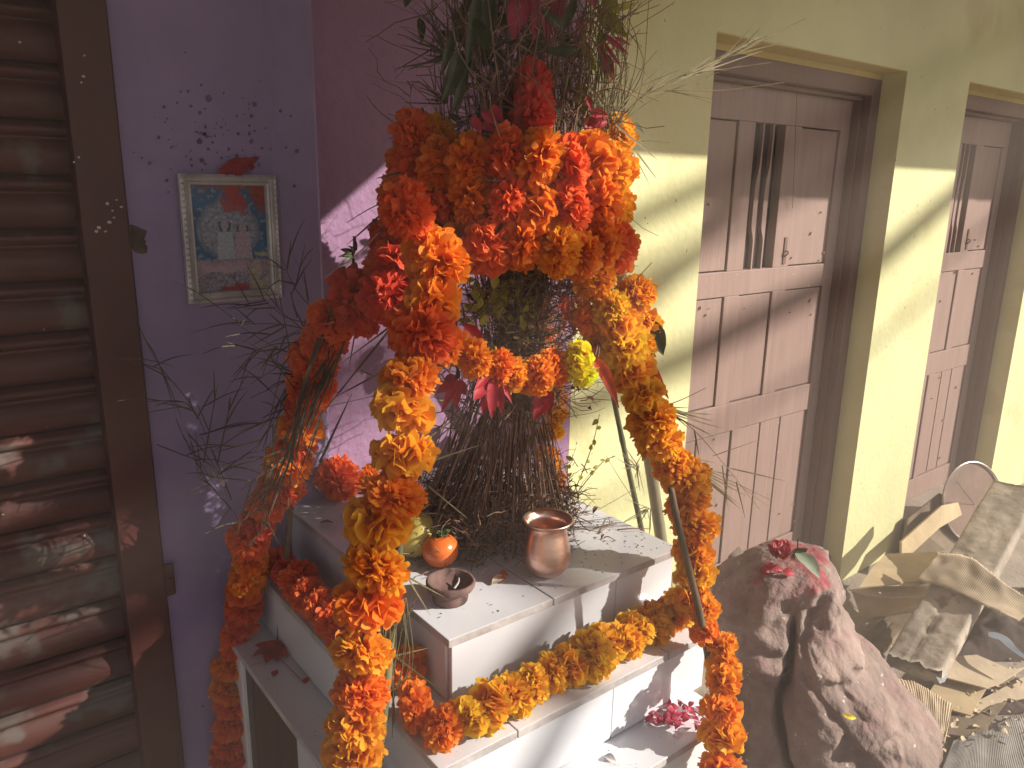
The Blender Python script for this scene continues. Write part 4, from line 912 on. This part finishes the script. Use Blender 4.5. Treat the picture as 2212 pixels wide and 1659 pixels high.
for v in vs:
    v = Vector(v); nz_ = noise.noise(v*14); top = (v.z-(ztop-.055))/.05+nz_*.7+noise.noise(v*60)*.5-abs((v-RK).dot(udir)+.005)*6
    if top > .80: cs.append((1.15, .36, .48, 1))
    elif top > .55: cs.append((1.1, .7, .75, 1))
    else: cs.append((1, 1, 1, 1))
rb.add(vs, fs, 0, cs)
M['rock2'] = mat('reddish_sandstone', (.32,.235,.205), .95, .30, 7, 1.0, 45, bdist=.009, speck=(.52,.42,.38), sscale=70, sthr=.70, attr=True, stain=(.25,.165,.15), stscale=9, stthr=.55)
rock = rb.build('rock', M['rock2'], smooth=True, origin=RK, cols=True); tag(rock, 'tall cracked reddish rock smeared with red powder beside the pedestal', 'rock')
def rkp(x, y, back=0):
    d = ray(x, y); t = (1.40+back)/d.dot(vdir); return CAM+d*t
q = rkp(1683,1200,-.03); fw_ = MB()
for k in range(26):
    a = k*2.4; e = .2+.5*(k/26); d = Vector((math.cos(a)*e, math.sin(a)*e, 1-e*.8)).normalized(); b0 = q+Vector((rs.gauss(0,.004), rs.gauss(0,.004), 0))
    fw_.leaf(b0, b0+d*rs.uniform(.022,.034), .017, nrm=(-d.x*.3-.5, -.8, .6), bend=.25, fold=.3, n=5, wav=.1)
for x, y in ((1650,1222),(1665,1228),(1690,1235),(1640,1232)): p = rkp(x,y,-.075); fw_.leaf(p, p+Vector((.018,-.012,-.004)), .016, nrm=(-.5,-.8,.8), n=5)
tag(fw_.build('red_flower', M['crim'], origin=q), 'red flower lying on top of the rock', 'flower')
gl = MB(); gl.leaf(rkp(1720,1192,-.05), rkp(1772,1252,-.10), px2m(1740,1220,.7,34), nrm=(-.5,-.9,.9), bend=.10, n=9, wav=.03)
o = gl.build('pale_leaf', mat('grey_green_leaf', (.30,.36,.26), .5, .15, 30, .3, 60, trans=.15), smooth=True, origin=rkp(1720,1192,-.05)); tag(o, 'pale grey green leaf draped over the top of the rock beside the red flower', 'leaf')
gl = MB(); gl.leaf(rkp(1715,1200,-.04), rkp(1745,1185,-.05), .02, bend=.1, n=5); gl.tube(curve([rkp(1712,1200,-.04), rkp(1722,1185,-.04), rkp(1724,1165,-.04)], 4), .0012, n=4)
tag(gl.build('twig_sprig', M['green'], origin=rkp(1715,1200,-.04)), 'small dark sprig stuck behind the red flower on the rock', 'sprig')
gl = MB()
for x, y, r in ((1820,1543,.010), (1826,1546,.007)): p = rkp(x, y, -.16); gl.leaf(p, p+Vector((.014,-.012,-.004)), .008, nrm=(-.6,-.8,.5), n=4)
tag(gl.build('yellow_petal', mat('yellow_petal', (.85,.68,.03), .5, .1), origin=rkp(1820,1543,-.16)), 'single bright yellow petal stuck on the rock face', 'petal')
# ---------------------------------------------------------------- debris
def slab(name, label, cat, pts, th, m_, nsub=1, rough=0, group=None, bevel=.0):
    """pts: 3D outline of a sheet, thickened"""
    b_ = MB(); c = sum((Vector(p) for p in pts), Vector())/len(pts); nn = Vector((0,0,0))
    P = [Vector(p) for p in pts]
    for i in range(len(P)): nn += (P[i]-c).cross(P[(i+1) % len(P)]-c)
    nn.normalize()
    if nn.z < 0: nn = -nn
    n = len(P); vs = P+[p-nn*th for p in P]; b_.add(vs, [tuple(range(n)), tuple(range(2*n-1, n-1, -1))]+[(i, i+n, (i+1) % n+n, (i+1) % n) for i in range(n)])
    o = b_.build(name, m_, origin=c, bevel=bevel); return tag(o, label, cat, group)
def beam(name, label, cat, a, b_, wv, tv, m_, seed=1, amp=.006, hl=60, hw=14, notch=False):
    """rough timber: a,b ends on the centre of the top face; wv width vector; tv thickness vector"""
    a = Vector(a); b_ = Vector(b_); mb = MB(); ring = []
    pr_ = []
    for i in range(hw+1): pr_.append((-.5+i/hw, 0))
    for i in range(1, 5): pr_.append((.5, i/5))
    for i in range(hw+1): pr_.append((.5-i/hw, 1))
    for i in range(4, 0, -1): pr_.append((-.5, i/5))
    n = len(pr_); vs = []
    for j in range(hl+1):
        u = j/hl
        for k, (s, t) in enumerate(pr_):
            ed = 1-.06*(abs(s) > .49)*(t in (0, 1))
            p = a.lerp(b_, u)+wv*s*ed+tv*(t*.94+.03 if abs(s) > .49 else t)
            d = noise.fractal(p*24+Vector((seed,0,0)), 1, 2, 4)*amp+noise.noise(p*6+Vector((seed,0,0)))*amp*1.4
            lon = 0
            if notch and u < .10 and t == 0: lon = max(0, .1-u)*.35*(1+noise.noise(Vector((s*8, 0, 3))))
            if t == 0 and s > -.1 and s < .0 and u < .3: d -= .006
            p = p-tv.normalized()*d*(1 if t < .5 else -1)+(b_-a).normalized()*(noise.noise(Vector((s*7, t*5, seed)))*.03*(1-u)**6)
            vs.append(p)
    fs = [(j*n+k, j*n+(k+1) % n, (j+1)*n+(k+1) % n, (j+1)*n+k) for j in range(hl) for k in range(n)]+[tuple(range(n)), tuple(hl*n+k for k in range(n-1, -1, -1))]
    mb.add(vs, fs); o = mb.build(name, m_, smooth=True, origin=a); return tag(o, label, cat)
La = atz(1922,1400,.10); Ra = atz(2030,1462,.10)
Lb = aty(2147,1032,1.10); Rb = Vector(Lb)+(Ra-La)
e0_ = (La+Ra)/2; e1_ = (Lb+Rb)/2; wv = (Ra-La); ax = (e1_-e0_).normalized(); wv = wv-ax*wv.dot(ax); tv = -(wv.cross(ax)).normalized()
if tv.z > 0: tv = -tv
beam('timber_beam', 'thick weathered grey timber beam leaning up against the wall over the rubbish', 'beam', e0_, e1_, wv*1.02, tv*.055, M['wood'], 3, .005, notch=True)
p0 = atz(1868,1408,.03); p1 = atz(1990,1285,.03); p2 = p1+(p1-p0)*.6
beam('wood_plank', 'thin brown plank lying left of and below the leaning beam', 'plank', p0, p2, Vector((.06,-.07,0)), Vector((0,0,-.025)), M['tarp'], 6, .002)
# log / lumber along the wall foot behind the rock
g0 = aty(1425,1130,1.30); g1 = aty(1612,1205,1.30)
MBp = MB().box((1.05, 1.06, 0), (2.2, YW-.004, g0.z*.0+.20)); tag(MBp.build('concrete_step', M['conc'], bevel=.01), 'low dusty concrete step along the foot of the yellow wall', 'step')
beam('split_log', 'cracked brown split log lying along the wall behind the right garland', 'log', Vector((g0.x, 1.27, .235)), Vector((g1.x+.35, 1.25, .225)), Vector((0,-.10,0)), Vector((0,0,-.05)), M['bstick'], 9, .006)
# leaning brown sack and dark board between wall and tray
slab('brown_board', 'dark brown board leaning on the wall between the yellow pillar and the tray', 'board', [aty(1948,1200,1.34), aty(1962,1120,1.36), aty(2030,1065,1.37), aty(2075,1090,1.36), aty(2120,1150,1.30), aty(2105,1230,1.20), aty(2000,1260,1.15)], .012, M['tarp'])
slab('sack_roll', 'pale brown strip of sacking across the dark board', 'sack', [aty(1948,1170,1.30), aty(2035,1092,1.30), aty(2070,1085,1.30), aty(2078,1112,1.28), aty(2030,1140,1.27), aty(1948,1216,1.27)], .010, M['card'])
# round tray
tc_ = aty(2103,1085,1.27); e1v = (aty(2103,1085,1.27)-aty(2103,1002,1.30)); e2v = (aty(2158,1085,1.22)-aty(2045,1085,1.32))*.5
b_ = MB(); n = 40; ring = [tc_+e1v*(1.05*math.sin(2*math.pi*k/n))+e2v*1.12*math.cos(2*math.pi*k/n) for k in range(n)]
nn = e1v.cross(e2v).normalized()
if nn.y > 0: nn = -nn
b_.add([r-nn*.006 for r in ring]+[tc_-nn*.004]+[r-nn*.010 for r in ring], [(k, (k+1) % n, n) for k in range(n)]+[(k, k+n+1, (k+1) % n+n+1, (k+1) % n) for k in range(n)]+[tuple(n+1+k for k in range(n-1, -1, -1))])
ty = b_.build('round_tray', M['tray'], origin=tc_); tag(ty, 'round flat tin tray with a bright wire rim standing behind the beam', 'tray')
rm_ = MB().tube(ring+[ring[0]], .0035, n=6); rm_.build('wire_rim', M['wire'], ty)
MB().tube([tc_+(aty(2065,1040,1.27)-tc_)+nn*.002, tc_+(aty(2118,1108,1.27)-tc_)+nn*.002], .0012, n=4).build('crease', M['dark'], ty)
# cardboard
cy = .16
def cor(name, label, outline, z, m_, th=.004, zs_=None, cat='cardboard', group='torn cardboard pieces'):
    P = [atz(x, y, z if zs_ is None else zs_[i]) for i, (x, y) in enumerate(outline)]
    return slab(name, label, cat, P, th, m_, group=group)
cor('cardboard_flap', 'flat olive brown cardboard flap lying against the foot of the yellow wall', [(1914,1196),(2030,1192),(2012,1215),(1986,1254),(1935,1262),(1856,1268),(1885,1225)], .17, M['card'])
cor('cardboard_flap', 'narrow lower cardboard flap sticking out left under the olive one', [(1834,1274),(1900,1266),(2042,1266),(2018,1288),(1930,1290),(1870,1284)], .13, M['cardp'])
slab('cardboard_flap', 'shaded standing cardboard side under the narrow flap', 'cardboard', [atz(1840,1278,.125), atz(2016,1291,.125), atz(1990,1320,.02), atz(1862,1340,.02)], .004, M['card'], group='torn cardboard pieces')
BN = wv.cross(ax).normalized()
if BN.z < 0: BN = -BN
def onbeam(x, y, off):
    d = ray(x, y); t = ((e0_-CAM).dot(BN)+off)/d.dot(BN); return CAM+d*t
def corr(name, label, rows, z, m_, nf, amp=.0025, th=.002, cat='cardboard', group='torn cardboard pieces', along=False, zt=None):
    """corrugated sheet between two edge polylines"""
    A, B = rows; ca, cb_ = [curve([(onbeam(x, y, zt[i]) if zt else atz(x, y, z)) for i, (x, y) in enumerate(E_)], 16) for E_ in (A, B)]
    n = len(ca); mm = 14; vs = []; tot = sum((ca[i+1]-ca[i]).length for i in range(n-1)); s = 0
    K = n*6
    def at_(c, u): x = u*(len(c)-1); i = min(int(x), len(c)-2); return c[i].lerp(c[i+1], x-i)
    for i in range(K+1):
        u = i/K; p, q_ = at_(ca, u), at_(cb_, u)
        for j in range(mm+1):
            v = j/mm; h = amp*math.cos(2*math.pi*nf*(v if along else u)); jag = .006*noise.noise(Vector((u*50, v*3, z*90)))*(1 if j in (0, mm) else 0)
            pp = p.lerp(q_, v)+(q_-p).normalized()*jag; vs.append(pp+Vector((0,0,h+.006*math.sin(v*3+u*4)+.004*noise.noise(Vector((u*9, v*4, 2))))))
    mb = MB().add(vs, [(i*(mm+1)+j, i*(mm+1)+j+1, (i+1)*(mm+1)+j+1, (i+1)*(mm+1)+j) for i in range(K) for j in range(mm)])
    o = mb.build(name, m_, smooth=True, solid=th, origin=vs[0]); return tag(o, label, cat, group)
corr('corrugated_cardboard', 'torn corrugated cardboard strip arching over the leaning beam', ([(2030,1196),(2095,1208),(2165,1258),(2240,1300)], [(1982,1254),(2050,1268),(2125,1305),(2200,1345)]), .20, M['cardp'], 60, .0018, zt=(.02,.025,.02,-.01))
corr('corrugated_cardboard', 'square torn corrugated cardboard piece just right of the rock', ([(1900,1460),(1965,1475),(2010,1495),(2058,1520)], [(1960,1545),(1990,1570),(2020,1590),(2040,1608)]), .08, M['cardp'], 26, .0015)
cor('cardboard_sheet', 'pale curved cardboard sheet lying beyond the lower end of the beam', [(2042,1425),(2062,1418),(2110,1414),(2186,1447),(2215,1440),(2162,1475),(2130,1486),(2040,1462),(2020,1450)], .06, M['cardp'])
cor('cardboard_sheet', 'yellowish cardboard square under the pale curved sheet', [(2030,1462),(2075,1470),(2130,1488),(2112,1520),(2098,1545),(2050,1532),(2000,1505)], .035, M['card'])
cor('cardboard_sheet', 'long pale cardboard strip slanting behind the yellowish square', [(2225,1455),(2250,1500),(2150,1520),(2090,1560),(2060,1552),(2120,1510)], .022, M['cardp'])
cor('cardboard_sheet', 'crushed brown cardboard scraps in front of the yellowish square', [(2050,1545),(2100,1552),(2150,1520),(2175,1515),(2130,1575),(2080,1590),(2045,1585)], .03, M['tarp'])
sh_ = corr('corrugated_sheet', 'grey ribbed roofing sheet on the ground at the lower right corner', ([(2060,1600),(2120,1580),(2200,1545),(2330,1480)], [(2000,1760),(2120,1760),(2280,1760),(2480,1700)]), .012, M['sheet'], 75, .0011, .0012, 'sheet', None, False)
sh_['label'] = 'grey ribbed roofing sheet on the ground at the lower right corner'
b_ = MB()
for k in range(60):
    q0 = atz(rs.uniform(2040,2212), rs.uniform(1440,1600), .02+.03*rs.random()); a = rs.uniform(0,6.28); L = rs.uniform(.01,.04)
    b_.leaf(q0, q0+Vector((L*math.cos(a), L*math.sin(a), rs.uniform(-.004,.01))), L*.5, nrm=(rs.gauss(0,.4), rs.gauss(0,.4), 1), bend=rs.uniform(-.3,.3), n=4, wav=.1)
for k in range(120):
    q0 = atz(rs.uniform(1840,2212), rs.uniform(1290,1640), .006); a = rs.uniform(0,6.28); L = rs.uniform(.004,.02)
    b_.leaf(q0, q0+Vector((L*math.cos(a), L*math.sin(a), .004)), L*.6, nrm=(0,0,1), bend=.3, n=3)
tag(b_.build('paper_scraps', M['cardp']), 'torn scraps of cardboard and paper strewn on the ground', 'litter', None, 'stuff')
# dark cloth heap
def heap(name, label, cat, x0, x1, y0, y1, h, m_, seed, base=0.0):
    A = [atz(x0, y1, base), atz(x1, y1, base), atz(x1, y0, base), atz(x0, y0, base)]; n = 46; vs = []
    for j in range(n+1):
        for i in range(n+1):
            u, v = i/n, j/n; p = A[0].lerp(A[1], u).lerp(A[3].lerp(A[2], u), v)
            e = min(1, 4*u, 4*(1-u), 4*v, 4*(1-v)); hh = h*e*(.55+.6*noise.fractal(Vector((p.x*5, p.y*7, seed)), 1, 2, 4))+.012*abs(noise.noise(Vector((p.x*24, p.y*13, seed))))*e
            vs.append(p+Vector((0, 0, max(.002, hh)+.001)))
    mb = MB().add(vs, [(j*(n+1)+i, j*(n+1)+i+1, (j+1)*(n+1)+i+1, (j+1)*(n+1)+i) for j in range(n) for i in range(n)])
    return tag(mb.build(name, m_, smooth=True, origin=A[0]), label, cat)
heap('cloth_heap', 'dark brown crumpled cloth heaped right of the beam', 'cloth', 2050, 2290, 1270, 1430, .10, M['cloth'], 4)
heap('cloth_heap', 'dark cloth scrap at the right edge beyond the grey sheet', 'cloth', 2120, 2300, 1490, 1545, .03, M['cloth'], 8)
heap('dirt_pile', 'grey brown heap of earth between the rock and the near door', 'dirt', 1440, 1640, 1200, 1330, .12, M['dirt'], 2, .12)
b_ = MB(); b_.blade(curve([atz(2135,1370,.13), atz(2165,1378,.13), atz(2190,1402,.13), atz(2240,1440,.12)], 6), .05, nrm=Vector((0,0,1)))
tag(b_.build('plastic_strip', M['bluep'], origin=atz(2135,1370,.13), solid=.001), 'blue grey plastic strip lying on the dark cloth', 'plastic')
P = [atz(2072,1460-30,.075), atz(2082,1440,.075), atz(2060,1464,.07), atz(2047,1455,.07)]
P = [atz(x, y, .09) for x, y in ((2022,1462),(2034,1443),(2048,1458),(2041,1472),(2030,1476))]
fo = slab('foil_sachet', 'small torn silver blue foil packet at the lower end of the beam', 'packet', P, .0015, M['foil'])
# ---------------------------------------------------------------- milky veil of lens glare, added as an even volume
hz = MB().box((-12.5,-12.5,-1.2), (12.5,12.5,3.2)); vm = bpy.data.materials.new('glare_veil'); vm.use_nodes = True
n_ = vm.node_tree.nodes; n_.remove(n_['Principled BSDF']); pv = n_.new('ShaderNodeVolumePrincipled')
pv.inputs['Color'].default_value = (1, .86, .76, 1); pv.inputs['Density'].default_value = .056
vm.node_tree.links.new(pv.outputs[0], n_['Material Output'].inputs['Volume'])
tag(hz.build('glare_haze', vm), kind='stuff')
